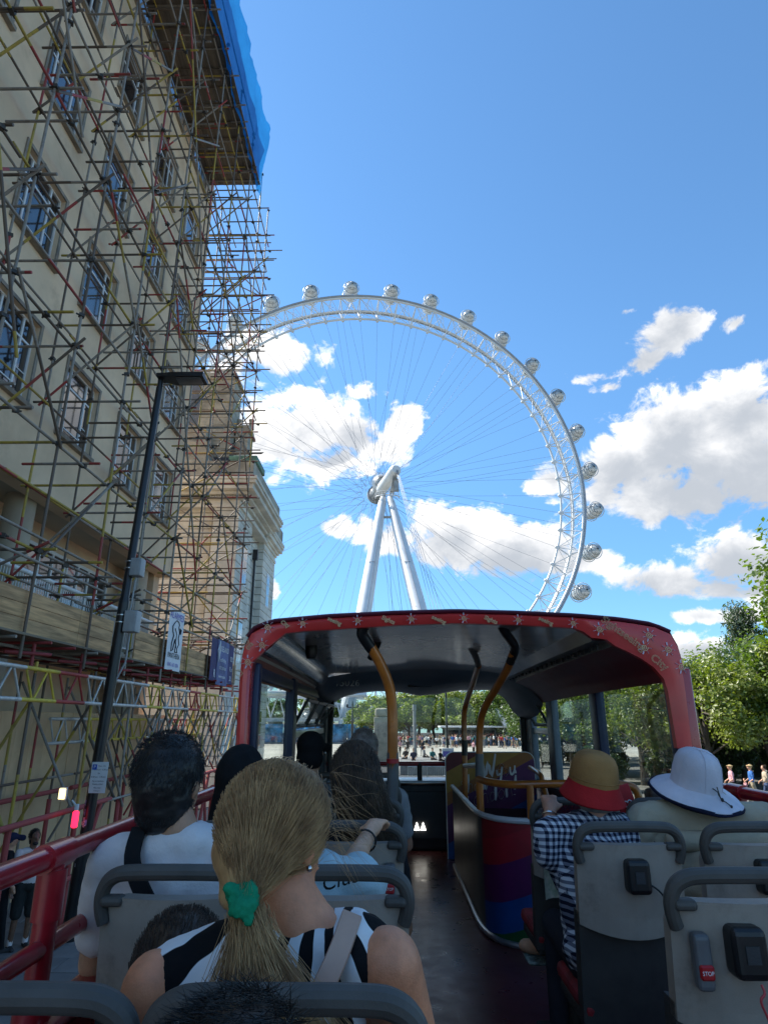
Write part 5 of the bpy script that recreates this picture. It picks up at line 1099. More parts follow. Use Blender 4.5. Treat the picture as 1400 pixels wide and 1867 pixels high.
# ---- seats
plast = pm('light_grey_seat_plastic', (.34, .285, .235), .55, var=.12, scale=4, bump=.12, bscale=300, dirt=((.17, .14, .115), 6, .75)); lowm = pm('charcoal_seat_back', (.045, .04, .036), .7, var=.2, scale=6, bump=.2, bscale=260); railm = pm('dark_grey_grab_rail', (.085, .075, .065), .6, var=.15, scale=8, bump=.1, bscale=300)
cush = pm('red_seat_cushion', (.28, .015, .02), .7, var=.3, scale=12, bump=.3, bscale=90)
def seat_parts():
    def hw(z): return .2 if z < .89 else .2-.06*(1-math.sqrt(max(0, 1-((z-.89)/.055)**2)))
    def pt_(x, z, off): return Vector((x, (.95-z)*.13+.03*(x/.2)**2+off, z))
    def slab(zs, off0, off1, bulge=0):
        rows = []
        for z in zs:
            w_ = hw(z); xs = [w_*(k/6-1)for k in range(13)]
            zc = lambda x: z
            rows.append([pt_(x, z, off0-bulge*(1-(x/.2)**2)) for x in xs]+[pt_(x, z, off1) for x in reversed(xs)])
        m = MB().loft(rows, True); n = 26
        m.add(rows[0], [tuple(range(n))]); m.add(rows[-1], [tuple(range(n))]); return m
    up = slab([.69, .72, .8, .87, .895, .915, .93, .94, .945], 0, .04, .012)
    for i, v in enumerate(up.v):
        if v[2] < .70: up.v[i] = (v[0], v[1], v[2]-.035*(1-(v[0]/.2)**2))
    lo = slab([.385, .4, .55, .66, .725], .012, .075)
    path_ = [(-.186, .032, .888), (-.195, .027, .915), (-.197, .022, .945), (-.185, .016, .975), (-.16, .01, .993), (-.12, .006, 1.0), (0, .002, 1.002), (.12, .006, 1.0), (.16, .01, .993), (.185, .016, .975), (.197, .022, .945), (.195, .027, .915), (.186, .032, .888)]
    gr_ = MB().tube(smoothpts([Vector(p_) for p_ in path_], 4), .0185, 12)
    for s in (-1, 1): gr_.bbox(s*.165-.03, s*.165+.03, .0, .04, .925, .95, .012)
    cu = MB().bbox(-.2, .2, .1, .5, .40, .46, .03); cb_ = MB().bbox(-.19, .19, .12, .48, .36, .398, .01)
    ped = MB().tube([(0, .28, 0), (0, .28, .37)], .03, 10).bbox(-.17, .17, .15, .4, 0, .02, .008)
    ch_ = MB().bbox(-.038, .048, -.045, .02, .8, .905, .016)
    cd = MB().tube(smoothpts([Vector(p_) for p_ in [(.045, -.013, .83), (.09, -.006, .8), (.125, .0, .74), (.135, .02, .66)]], 5), .0035, 6)
    return [('back_shell', up.mesh('back_shell', plast)), ('lower_back', lo.mesh('lower_back', lowm)), ('grab_rail', gr_.mesh('grab_rail', railm)), ('cushion', cu.mesh('cushion', cush)), ('seat_base', cb_.mesh('seat_base', lowm)), ('pedestal', ped.mesh('pedestal', lowm)), ('charger_box', ch_.mesh('charger_box', blackpl))], cd.mesh('charger_cable', blackpl)
SP_, CABLE = seat_parts()
stopu = MB().bbox(-.022, .022, -.026, .01, -.06, .055, .012).mesh('stop_unit', pm('stop_unit_grey', (.12, .12, .125), .4)); stopb = MB().bbox(-.017, .018, -.033, -.02, -.035, -.005, .004).mesh('stop_button', pm('stop_red', (.4, .01, .015), .4))
def seat(x, y, label, stop=0, red=False):
    o = empty('bus_seat', (x, y, FL), label=label, cat='seat', group='bus seats')
    o.scale = (.91, 1, 1)
    for n_, me in SP_:
        c = link(n_, me, o, (0, 0, 0))
        if n_ == 'charger_box':
            if red: c.location.x = -.045
            link('charger_cable', CABLE, c, (0, 0, 0))
            MB().box(-.012, .022, -.047, -.044, .835, .87).build('socket', darkp, c, loc=(0, 0, 0))
            if red: MB().tube(smoothpts([Vector(p_) for p_ in [(.01, -.05, .8), (.012, -.055, .785), (.0, -.055, .77), (.015, -.05, .73), (.012, -.05, .69), (.03, -.048, .65), (.052, -.045, .61), (.06, -.04, .55)]], 4), .0028, 6).build('red_cable', pm('red_cable', (.5, .05, .06), .5), c, loc=(0, 0, 0))
    if stop:
        s = link('stop_unit', stopu, o, (stop*.145, .012, .83)); link('stop_button', stopb, s, (0, 0, 0))
        t_ = text_mesh('lettering', 'STOP', .012, pm('white_print', (.75, .75, .75), .6), Matrix.Translation((0, -.0338, -.02)) @ rotX, None, .0003); t_.parent = s
    return o
LXW, LXA, RXA, RXW = -.53, -.145, .82, 1.262
for y, w_, a_ in [(.985, 'nearest window seat at the bottom left corner of the picture', 'nearest aisle seat directly behind the blonde woman'), (1.715, 'window seat behind the man in the white T-shirt', 'aisle seat right beyond the blonde woman with her neighbour'), (2.44, 'window seat behind the woman in the black headscarf', 'aisle seat gripped by the hand with a black wristband'), (3.16, 'left window seat in the fourth row hidden among heads', 'left aisle seat in front of the long haired woman'), (3.9, 'left window seat behind the person in the black cap', 'left aisle seat behind the grey haired man'), (4.62, 'left window seat of the front left row', 'left aisle seat of the front left row')]:
    seat(LXW, y, w_); seat(LXA, y, a_, 1 if y in (2.44,) else 0)
seat(RXA+.02, 1.7, 'near right seat back with a red cable plugged into its charger', -1, True)
seat(RXA, 2.43, 'right aisle seat behind the woman in the bucket hat'); seat(RXW, 2.43, 'right window seat behind the man in the white sun hat')
seat(RXA, 3.16, 'right aisle seat in front of the bucket hat woman'); seat(RXW, 3.16, 'right window seat in front of the man in the white hat')
# ================================================================ passengers and passers-by
rp = random.Random(21)
def hand(f, W, d, n, t, s=1.0, m=0, curl=1.0):
    """palm + four unequal fingers curling towards n + thumb on side t"""
    W, d, n, t = Vector(W), Vector(d).normalized(), Vector(n).normalized(), Vector(t).normalized()
    f.cap(W, W+d*.045*s, .027*s, .03*s, m)
    for k in (-1, 0, 1): f.cap(W+d*.03*s+t*k*.017*s, W+d*.085*s+t*k*.02*s, .018*s, .0145*s, m)
    for k, (o, L) in enumerate(((.031, .072), (.0105, .08), (-.0105, .075), (-.03, .06))):
        p = W+d*.088*s+t*o*s; a = .25*curl
        for j, fr in enumerate((.45, .32, .26)):
            a += (.35, .75, .65)[j]*curl; q = p+(d*math.cos(a)+n*math.sin(a))*L*fr*s; f.cap(p, q, (.0095-.0008*j)*s, (.009-.0009*j)*s, m); p = q
    p = W+d*.025*s+t*.03*s; q = p+(d*.75+t*.55+n*.35).normalized()*.042*s; f.cap(p, q, .013*s, .011*s, m); f.cap(q, q+(d*.85+n*.6*curl+t*.05).normalized()*.032*s, .0105*s, .008*s, m)
def headshape(f, H, fd, s=1.0, m=0):
    """fd: horizontal facing direction"""
    fd = Vector(fd).normalized(); rt = fd.cross(Vector((0, 0, 1))); up = Vector((0, 0, 1)); M = Matrix((rt, fd, up)).transposed()
    P = lambda x, y, z: Vector(H)+(rt*x+fd*y+up*z)*s
    f.ell(P(0, -.01, .03), Vector((.077, .097, .088))*s, m, M); f.ell(P(0, .03, -.035), Vector((.062, .068, .078))*s, m, M); f.cap(P(-.02, .07, -.098), P(.02, .07, -.098), .02*s, .02*s, m)
    f.cap(P(0, .096, .02), P(0, .112, -.022), .01*s, .015*s, m); f.cap(P(-.022, .09, -.06), P(.022, .09, -.06), .011*s, .011*s, m)
    for k in (-1, 1): f.ell(P(k*.08, -.005, -.012), Vector((.011, .022, .034))*s, m, M); f.ell(P(k*.032, .086, .018), Vector((.014, .012, .012))*s, m, M)
    return P, M
def legs(f, hip, yaw=0, m=1, sh=5, s=1.0, spread=.1):
    for k in (-1, 1):
        a = Vector(hip)+Vector((k*.09*s, 0, 0)); b = Vector(hip)+Vector((k*(spread+.02), .42*s, .02)); c = b+Vector((k*.01, .02, -.42*s))
        f.cap(a, b, .085*s, .06*s, m).cap(b, c, .055*s, .04*s, m).cap(c+Vector((0, -.02, -.03)), c+Vector((0, .15*s, -.045)), .04*s, .03*s, sh)
def strand_mesh(name, paths, r, mat, n=3):
    m = MB()
    for p in paths: L = len(p); m.tube(p, [r*(1-.75*(i/(L-1))**2) for i in range(L)], n, cap=False)
    me = bpy.data.meshes.new(name); me.from_pydata(m.v, [], m.f); me.materials.append(mat); me.polygons.foreach_set('use_smooth', [True]*len(me.polygons)); me.update(); return me
def hairmat(name, c1, c2, rough=.38):
    m = bpy.data.materials.new(name); m.use_nodes = True; t = NT(m.node_tree); b = t.n['Principled BSDF']
    r_ = t.new('ShaderNodeNewGeometry').outputs['Random Per Island']; n_ = t.noise(t.new('ShaderNodeTexCoord').outputs['Object'], 22, 3, .6)
    c = t.mix(t.m('ADD', t.m('MULTIPLY', r_, .35), t.m('MULTIPLY', t.smooth(n_, .3, .7), .65)), c1, c2); t.l.new(c, b.inputs['Base Color']); b.inputs['Roughness'].default_value = rough; b.inputs['Specular IOR Level'].default_value = .4
    return m
H_BLOND = hairmat('blonde_hair', (.25, .12, .045), (.62, .36, .155)); H_BLACK = hairmat('black_hair', (.008, .007, .007), (.03, .026, .024)); H_BROWN = hairmat('long_brown_hair', (.018, .011, .008), (.085, .05, .03)); H_GREY = hairmat('cropped_grey_hair', (.17, .13, .11), (.36, .31, .28))
def cap_blob(H, fd, s=1.0, grow=.012, face=.02, drop=0.0):
    f = Fig(); fd = Vector(fd).normalized(); rt = fd.cross(Vector((0, 0, 1))); M = Matrix((rt, fd, Vector((0, 0, 1)))).transposed(); P = lambda x, y, z: Vector(H)+(rt*x+fd*y+Vector((0, 0, 1))*z)*s
    f.ell(P(0, -.02, .035), Vector((.078+grow, .092+grow, .088+grow))*s, 0, M); f.ell(P(0, -.04, -.025-drop), Vector((.07+grow, .062+grow, .07+grow))*s, 0, M); return f, P, M
def short_strands(P, s, N, L, top=True, lift=.5, zmin=-.09, grow=.012):
    kk = (.08+grow)/.09
    out = []
    for _ in range(N):
        z = rp.uniform(zmin, .1348); a = rp.uniform(0, 6.283); rr = math.sqrt(max(0, 1-((z-.035)/.1)**2)) if z > -.02 else .8*(1-abs(z+.02)*2.2)
        x, y = math.cos(a)*.09*rr, math.sin(a)*.104*rr-.022
        if y > .05 and z < .07: continue
        nrm = Vector((x/.09, y/.104, (z-.03)/.1)); nrm = nrm.normalized() if nrm.length else Vector((0, 0, 1))
        fl = Vector((rp.gauss(0, .3), -.35+rp.gauss(0, .3), -.75 if z < .09 else .1)); p = Vector((x, y, z)); pts = []
        for k in range(4): pts.append(P(*(p*kk))); p = p+(nrm*lift+fl).normalized()*L/3; nrm = nrm*.7
        out.append(pts)
    return out
def fold(amp, sc_, seed=0, zs=1.0):
    def d(co, n):
        q = Vector((co.x*sc_+seed, co.y*sc_, co.z*sc_*zs)); v = noise.noise(q)*.65+noise.noise(q*2.3)*.35; return n*(amp*(1-abs(v)*2.6)*.6+amp*noise.noise(q*.6)*.5)
    return d
def person(loc, label): return empty('person', loc, label=label, cat='person')
def strap(name, pts, w, m, parent, th=.004):
    pts = smoothpts([Vector(p) for p in pts], 6); mb = MB(); rows = []
    for i, p in enumerate(pts):
        d = (pts[min(i+1, len(pts)-1)]-pts[max(i-1, 0)]).normalized(); nn = Vector((0, -1, .25)); s_ = d.cross(nn).normalized(); nn = s_.cross(d).normalized()
        if nn.y > 0: nn = -nn
        rows.append([p-s_*w+nn*0, p-s_*w*.9+nn*th, p+s_*w*.9+nn*th, p+s_*w, p-nn*.002])
    return mb.loft(rows, True).build(name, m, parent)

# ---------------------------------------------------------------- blonde woman in the zebra top
H = atY(506, 1530, 1.25); fd = Vector((math.sin(R(32)), math.cos(R(32)), 0)); hip = Vector((-.15, 1.3, FL+.5)); up = Vector((0, 0, 1))
pw = person((-.15, 1.3, FL), 'blonde woman in black and white striped top with a green hair tie')
SHR = atY(702, 1738, 1.18); SHL = atY(285, 1780, 1.2); NB = atY(552, 1676, 1.22)
f = Fig(); P, M = headshape(f, H, fd, .93)
f.cap(NB+Vector((0, .02, -.03)), H+Vector((.01, -.01, -.08)), .062, .056).cap(SHL+Vector((.03, .02, -.02)), NB+Vector((-.04, .02, -.04)), .05, .05).cap(NB+Vector((.04, .02, -.04)), SHR+Vector((-.03, .02, -.015)), .05, .052)
f.ell((SHL+SHR)/2+Vector((0, .04, -.13)), (.175, .1, .17)).ell((-.13, 1.29, FL+.68), (.14, .1, .18)).ell(hip, (.17, .14, .12), 1)
elR = SHR+Vector((.075, .1, -.27)); elL = SHL+Vector((-.07, .08, -.27))
f.cap(SHR+Vector((.005, 0, -.015)), elR, .054, .042).cap(elR, elR+Vector((-.06, .22, -.02)), .04, .03).cap(SHL+Vector((0, 0, -.015)), elL, .054, .042).cap(elL, elL+Vector((.06, .22, -.02)), .04, .03)
hand(f, elR+Vector((-.06, .22, -.02)), (-.25, 1, -.1), (0, 0, -1), (-1, 0, 0)); hand(f, elL+Vector((.06, .22, -.02)), (.25, 1, -.1), (0, 0, -1), (1, 0, 0)); legs(f, hip)
link('body', f.mesh('body', .0085, [SKIN_T if False else skin_m('skin_sunburnt', (.7, .27, .135)), cl('dark_trousers', (.03, .03, .04)), SKIN, HAIR_D, SKIN, shoe], 6), pw).matrix_parent_inverse = MPI(pw)
def zebra():
    m = bpy.data.materials.new('zebra_striped_cotton'); m.use_nodes = True; t = NT(m.node_tree); b = t.n['Principled BSDF']; co = t.new('ShaderNodeTexCoord').outputs['Object']; x, y, z = t.sep(co)
    a = t.m('ARCTAN2', t.m('SUBTRACT', x, NB.x+.02), t.m('SUBTRACT', NB.z+.1, z)); n = t.noise(co, 9, 2, .5)
    w_ = t.m('SINE', t.m('ADD', t.m('MULTIPLY', a, 21.0), t.m('MULTIPLY', n, 4.5))); c = t.mix(t.smooth(w_, .02, .12), (.72, .71, .7), (.008, .008, .009)); t.l.new(c, b.inputs['Base Color']); b.inputs['Roughness'].default_value = .85; b.inputs['Specular IOR Level'].default_value = .15
    bp_ = t.new('ShaderNodeBump'); bp_.inputs['Strength'].default_value = .3; bp_.inputs['Distance'].default_value = .004; t.l.new(t.noise(co, 60, 3, .6), bp_.inputs['Height']); t.l.new(bp_.outputs[0], b.inputs['Normal']); return m
g = Fig(); mid = (SHL+SHR)/2
g.cap(SHL+Vector((.03, .02, -.012)), NB+Vector((-.075, .015, -.038)), .058, .05).cap(NB+Vector((.075, .015, -.035)), SHR+Vector((-.04, .02, -.01)), .05, .058)
g.ell(mid+Vector((-.01, .04, -.13)), (.185, .118, .185)).ell((-.13, 1.29, FL+.68), (.165, .125, .2)).ell((-.14, 1.29, FL+.54), (.17, .135, .12)).cap(NB+Vector((-.06, -.005, -.06)), NB+Vector((.07, -.005, -.055)), .052, .052)
o = link('striped_top', g.mesh('striped_top', .008, [zebra()], 4, fold(.01, 15)), pw); o.matrix_parent_inverse = MPI(pw)
strap('bag_strap', [NB+Vector((.085, -.035, .015)), NB+Vector((.065, -.085, -.03)), NB+Vector((.03, -.112, -.09)), NB+Vector((-.02, -.118, -.17)), NB+Vector((-.05, -.11, -.24))], .017, pm('tan_strap_leather', (.5, .31, .23), .6), pw, .006)
# hair drawn back into a low pony tail
TB = atY(446, 1640, 1.115); _, P2, M2 = cap_blob(H, fd, 1.0, .012)
cf = Fig(); cf.ell(P2(0, -.02, .03), Vector((.086, .1, .096)), 0, M2).cap(P2(-.012, -.06, -.015), TB, .066, .018).cap(P2(.03, -.055, .0), P2(-.01, -.085, -.07), .05, .03)
hb = link('hair', cf.mesh('hair', .0075, [H_BLOND], 6, lambda co, n: n*.002*noise.noise(Vector((co.x*90, co.y*90, co.z*14)))), pw); hb.matrix_parent_inverse = MPI(pw)
TL = TB-H
def onskull(v, g=.0):                      # push a point of head space on to the hair surface
    q = v-Vector((0, 0, .03)); e = Vector((q.x/.088, q.y/.102, q.z/.099)).length; return v if e < 1e-6 else Vector((0, 0, .03))+q*((1+g)/e) if e < 1.05 else v
inv = M2.transposed(); tl = inv @ TL; paths = []
for i in range(6500):
    a = rp.uniform(0, 6.283); e = rp.uniform(-.62, 1.57); st = Vector((.092*math.cos(e)*math.cos(a), .106*math.cos(e)*math.sin(a)-.02, .03+.103*math.sin(e)))
    if st.y > .05 and st.z < .06 or st.y > .0 and st.z < -.03: continue
    gl = rp.uniform(.0, .035)+(.1*rp.random() if rp.random() < .09 else 0); pts = []; off = Vector((rp.gauss(0, .008), rp.gauss(0, .006), rp.gauss(0, .008))); wob = rp.uniform(0, 6)
    for k in range(9):
        t = k/8; q = st.lerp(tl+off, t); q += Vector((.003*math.sin(wob+t*5), 0, .003*math.cos(wob+t*4))); q = onskull(q, gl) if t < .85 else q; pts.append(H+M2 @ q)
    paths.append(pts)
for i in range(2600):                       # the tail itself
    p = TB+Vector((rp.gauss(.004, .01), rp.gauss(.004, .007), -.014+rp.gauss(0, .006))); L = rp.uniform(.16, .29); sp = Vector((rp.gauss(.3, .33), rp.gauss(-.1, .2), 0)); pts = []; cur = rp.uniform(-.5, .5)
    for k in range(8): t = k/7; pts.append(p+Vector((.0, -.01, 0))*min(1, t*4)+Vector((sp.x*L*t*.9+.02*t*t*cur+.018*t, sp.y*L*t*.6-.02*math.sin(t*2), -L*t)))
    paths.append(pts)
loose = []
for i in range(60):                        # loose wind-blown strands
    a = rp.uniform(-.5, 1.0); st = Vector((.085*math.cos(a*.5), .04+.03*math.sin(a), rp.uniform(-.03, .12))); p = H+M2 @ st; d = Vector((rp.uniform(.3, 1), rp.uniform(-.2, .3), rp.uniform(-.9, .35))); L = rp.uniform(.04, .1)
    loose.append([p+d.normalized()*L*k/6+Vector((.0, 0, -.04*(k/6)**2*L/.1+.004*math.sin(k*.9+a*3))) for k in range(7)])
o = link('hair_strands', strand_mesh('hair_strands', paths, .0005, H_BLOND), pw); o.matrix_parent_inverse = MPI(pw)
o = link('loose_strands', strand_mesh('loose_strands', loose, .00032, H_BLOND), pw); o.matrix_parent_inverse = MPI(pw)
scr = Fig()
for k in range(11):
    a = 2*math.pi*k/11; c = TB+Vector((.015*math.cos(a), .009*math.sin(a)-.004, .012*math.sin(a)+.003)); b = TB+Vector((.015*math.cos(a+.6), .009*math.sin(a+.6)-.004, .012*math.sin(a+.6))); c.y -= .008; b.y -= .008; scr.cap(c, b, .006+.003*(k % 3), .007+.002*((k+1) % 2))
scr.cap(TB+Vector((.0, -.02, .0)), TB+Vector((.012, -.02, -.022)), .009, .007).cap(TB+Vector((-.02, -.01, .015)), TB+Vector((-.024, -.014, .018)), .009, .007)
o = link('scrunchie', scr.mesh('scrunchie', .0035, [cl('green_satin', (.012, .27, .13), var=.3)], 1, fold(.006, 95)), pw); o.matrix_parent_inverse = MPI(pw)
ear = P(.088, -.01, -.04); MB().ell(ear, (.005, .005, .006), 8, 6).build('earring', pm('silver', (.7, .7, .7), .25, metal=1), pw)

# ---------------------------------------------------------------- generic seated passenger seen from behind
def passenger(label, X, Ys, H, fd, shirt, skin, s=1.0, wide=1.0, sh_z=None, arms=None, sleeve=.55, vox=.011, trousers=None, folds=.011, loc=None, multi_shirt=None):
    r_ = person((X, Ys+.2, FL), label); f = Fig(); g = Fig(); hip = Vector((X, Ys+.22, FL+.5)); P, M = headshape(f, H, fd, s)
    shz = sh_z or H.z-.235*s; C = Vector(((H.x+X)/2, H.y-.02, shz)); ws = .185*s*wide
    f.cap(C+Vector((0, 0, -.01)), Vector(H)+Vector((0, -.015, -.06*s)), .06*s*wide**.5, .058*s); f.ell(C+Vector((0, .03, -.17*s)), (.165*s*wide, .1*s, .2*s)).ell((hip+C)/2+Vector((0, 0, -.1)), (.15*s*wide, .11*s, .2*s)).ell(hip, (.17*s, .14*s, .12*s), 1)
    g.ell(C+Vector((0, .03, -.15*s)), (.19*s*wide, .122*s, .21*s)).ell((hip+C)/2+Vector((0, 0, -.06)), (.172*s*wide, .132*s, .25*s)).ell(hip+Vector((0, 0, .04)), (.178*s*wide, .15*s, .13*s)); g.cap(C+Vector((-.05*s, 0, -.012)), C+Vector((-ws+.02, .01, -.035*s)), .058*s, .062*s).cap(C+Vector((.05*s, 0, -.012)), C+Vector((ws-.02, .01, -.035*s)), .058*s, .062*s).cap(C+Vector((-.045*s, -.01, 0)), C+Vector((.045*s, -.01, 0)), .056*s, .056*s)
    for k in (-1, 1):
        sh = C+Vector((k*ws, .01, -.045*s)); ar = (arms or {}).get(k)
        el, wr = (Vector(ar[0]), Vector(ar[1])) if ar else (sh+Vector((k*.05, .09, -.27))*s, sh+Vector((k*.0, .3, -.3))*s)
        f.cap(sh, el, .05*s, .042*s).cap(el, wr, .04*s, .028*s); hd = ar[2] if ar and len(ar) > 2 else ((wr-el).normalized(), Vector((0, 0, -1)), Vector((-k, 0, 0))); hand(f, wr, *hd, s=s)
        e = sh.lerp(el, min(1, sleeve*1.25)); g.cap(sh, e, .062*s, .06*s)
        if sleeve > .9: g.cap(el, el.lerp(wr, (sleeve-.9)*1.6), .058*s, .05*s)
    legs(f, hip, s=s)
    link('body', f.mesh('body', vox*.85, [skin, trousers or cl('dark_trousers', (.03, .03, .04)), skin, HAIR_D, skin, shoe], 5), r_).matrix_parent_inverse = MPI(r_)
    o = link('shirt', g.mesh('shirt', vox, [shirt], 5, fold(folds, 11, X*9)), r_); o.matrix_parent_inverse = MPI(r_); return r_, P, M, C
def add_hair(r_, P, M, H, fd, s, mat, N, L, grow=.012, lift=.5, rad=.0011, drop=0, zmin=-.09, vox=.008):
    cf, P2, M2 = cap_blob(H, fd, s, grow, drop=drop); cf.cap(P2(0, -.05, .0), P2(0, -.04, -.055-drop), (.068+grow)*s, (.056+grow)*s); o = link('hair', cf.mesh('hair', vox, [mat], 5, lambda co, n: n*.004*noise.noise(co*70)), r_); o.matrix_parent_inverse = MPI(r_)
    o = link('hair_strands', strand_mesh('hair_strands', short_strands(P2, s, N, L, lift=lift, zmin=zmin, grow=grow), rad, mat), r_); o.matrix_parent_inverse = MPI(r_)
YF_ = Vector((.05, 1, 0))
# man in white T-shirt
H = atY(313, 1428, 1.98); wt = cl('white_tshirt', (.74, .66, .63), var=.06)
r_, P, M, C = passenger('man with thick black hair in a white T-shirt with a black bag strap', LXW-.0, 1.8, H, (.25, 1, 0), wt, SKIN_T, 1.0, 1.1, sh_z=atY(308, 1543, 1.95).z)
add_hair(r_, P, M, H, (.25, 1, 0), 1.0, H_BLACK, 6000, .013, .016, .15, .0007, drop=.01)
strap('bag_strap', [C+Vector((-.115, -.04, .05)), C+Vector((-.105, -.095, -.02)), C+Vector((-.045, -.132, -.1)), C+Vector((.03, -.135, -.19)), C+Vector((.1, -.12, -.3))], .022, cl('black_webbing', (.012, .012, .013)), r_, .006)
# child beside the blonde woman, long dark hair
H = atY(326, 1782, 1.55)
r_, P, M, C = passenger('child with long dark brown hair low in front of the blonde woman', LXW+.05, 1.3, H, (-.3, 1, 0), cl('dark_tshirt', (.03, .03, .035)), SKIN, .86, .9)
cf, P2, M2 = cap_blob(H, (-.3, 1, 0), .95, .018, drop=.06); cf.cap(P2(0, -.06, 0), P2(.0, -.07, -.26), .085, .075); o = link('hair', cf.mesh('hair', .009, [H_BROWN], 5), r_); o.matrix_parent_inverse = MPI(r_)
ps = []
for i in range(1800):
    a = rp.uniform(2.6, 6.8); e = rp.uniform(0, 1.5); st = Vector((.1*math.cos(e)*math.cos(a), .112*math.cos(e)*math.sin(a)-.02, .035+.108*math.sin(e))); L = rp.uniform(.2, .32); ps.append([P2(*(st*(1+.03*rp.random())+Vector((st.x*.15*t+rp.gauss(0, .003), -.025*math.sin(t*2.2), -L*t*t*.6-L*.4*t)))) for t in [k/7 for k in range(8)]])
o = link('hair_strands', strand_mesh('hair_strands', ps, .0006, H_BROWN), r_); o.matrix_parent_inverse = MPI(r_)
# dark haired child closest to the camera at the bottom edge
H = atY(430, 2078, .78); r_, P, M, C = passenger('dark haired child whose head just enters at the bottom edge of the picture', -.2, .45, H, (.2, 1, 0), cl('navy_tshirt', (.03, .035, .06)), SKIN, .8, .9)
cf, P2, M2 = cap_blob(H, (.2, 1, 0), .8, .02, drop=.03); o = link('hair', cf.mesh('hair', .008, [H_BLACK], 5), r_); o.matrix_parent_inverse = MPI(r_)
o = link('hair_strands', strand_mesh('hair_strands', short_strands(P2, .83, 6000, .028, lift=.05, grow=.026), .0005, H_BLACK), r_); o.matrix_parent_inverse = MPI(r_)
# neighbour in the pale blue T-shirt holding the seat in front
H = atY(540, 1505, 2.02); wrist = atY(672, 1523, 2.29); elb = atY(640, 1580, 2.08)
r_, P, M, C = passenger('person in a pale blue T-shirt gripping the seat ahead beyond the blonde woman', LXA-.04, 1.8, H, (.1, 1, 0), cl('pale_blue_tshirt', (.42, .54, .56), var=.06), SKIN, .9, .95, sh_z=atY(560, 1590, 1.98).z, arms={1: (elb, wrist, (Vector((.28, .75, .35)), Vector((.25, .5, -.85)), Vector((-.9, .2, 0))))}, sleeve=.5)
add_hair(r_, P, M, H, (.1, 1, 0), .9, H_BROWN, 800, .04)
d = (wrist-elb).normalized(); a_ = elb.lerp(wrist, .8); u_ = d.cross(Vector((0, 0, 1))).normalized(); v_ = u_.cross(d); MB().tube([a_+(u_*math.cos(k*.393)+v_*math.sin(k*.393))*.034 for k in range(16)], .0035, 6, closed=True).build('wristband', blackpl, r_)
text_mesh('lettering', 'Club', .055, cl('black_ink', (.02, .02, .02)), Matrix.Translation(atY(620, 1604, 1.845)) @ Matrix.Rotation(R(90), 4, 'X') @ Matrix.Rotation(R(14), 4, 'Z'), r_, .0006, shear=.3)
# woman in black headscarf
H = atY(440, 1425, 2.72); blk = cl('black_headscarf', (.008, .008, .009), var=.3)
r_, P, M, C = passenger('woman wrapped in a black headscarf by the left window', LXW, 2.52, H, YF_, blk, SKIN, 1.0, 1.0, sleeve=1.3)
sf = Fig(); sf.ell(H+Vector((0, -.012, .02)), (.102, .122, .122)).cap(H+Vector((0, -.03, -.02)), H+Vector((.0, -.03, -.2)), .096, .12).ell(H+Vector((0, .0, -.27)), (.21, .15, .09)).cap(H+Vector((.08, 0, -.05)), H+Vector((.1, -.02, -.24)), .05, .08)
o = link('headscarf', sf.mesh('headscarf', .009, [blk], 6, fold(.006, 9, 3)), r_); o.matrix_parent_inverse = MPI(r_)
# woman with long brown hair
H = atY(645, 1418, 2.76)
r_, P, M, C = passenger('woman with long streaked brown hair seated by the aisle', LXA-.03, 2.52, H, (-.25, 1, 0), cl('black_top', (.015, .015, .017)), SKIN_T, 1.0, .82)
cf, P2, M2 = cap_blob(H, (-.25, 1, 0), 1.0, .014, drop=.05); cf.cap(P2(.01, -.06, 0), P2(.1, -.075, -.3), .085, .06); o = link('hair', cf.mesh('hair', .009, [H_BROWN], 5), r_); o.matrix_parent_inverse = MPI(r_)
H_STREAK = hairmat('brown_hair_highlights', (.014, .009, .006), (.13, .075, .042)); ps = []
for i in range(2600):
    a = rp.uniform(2.4, 7.0); e = rp.uniform(-.1, 1.5); st = Vector((.097*math.cos(e)*math.cos(a), .11*math.cos(e)*math.sin(a)-.02, .035+.107*math.sin(e))); L = rp.uniform(.24, .36); sw = rp.uniform(.2, .5)
    ps.append([P2(*(st*(1.0+.04*rp.random())+Vector((sw*L*t*t*.75+rp.gauss(0, .003), -.03*math.sin(t*2.2), -L*t*t*.5-L*.5*t)))) for t in [k/8 for k in range(9)]])
o = link('hair_strands', strand_mesh('hair_strands', ps, .0008, H_STREAK), r_); o.matrix_parent_inverse = MPI(r_)
# person in black cap, grey haired man
H = atY(566, 1372, 4.22); r_, P, M, C = passenger('person in a black cap near the front left window', LXW+.02, 4.12, H, (.3, 1, 0), cl('black_top', (.015, .015, .017)), SKIN_T, 1.0, 1.0, vox=.014)
cpf = Fig(); cpf.ell(H+Vector((0, -.01, .045)), (.092, .11, .085)).ell(H+Vector((0, -.03, -.03)), (.088, .08, .08)); cpf.cap(H+Vector((.05, .09, .03)), H+Vector((.09, .15, .02)), .03, .03); o = link('cap', cpf.mesh('cap', .011, [cl('black_cap', (.008, .008, .009))], 4), r_); o.matrix_parent_inverse = MPI(r_)
MB().ell(H+Vector((.092, -.0, -.005)), (.006, .01, .012), 8, 6).build('earphone', pm('silver', (.7, .7, .7), .25, metal=1), r_)
H = atY(664, 1368, 4.22); r_, P, M, C = passenger('man with cropped grey hair in a light grey shirt near the front', LXA, 4.12, H, (.05, 1, 0), cl('light_grey_shirt', (.34, .34, .35)), skin_m('skin_ruddy', (.56, .26, .16)), 1.0, 1.05, vox=.014)
add_hair(r_, P, M, H, (.05, 1, 0), 1.0, H_GREY, 2600, .012, .006, .9, .0012, zmin=-.08, vox=.01)
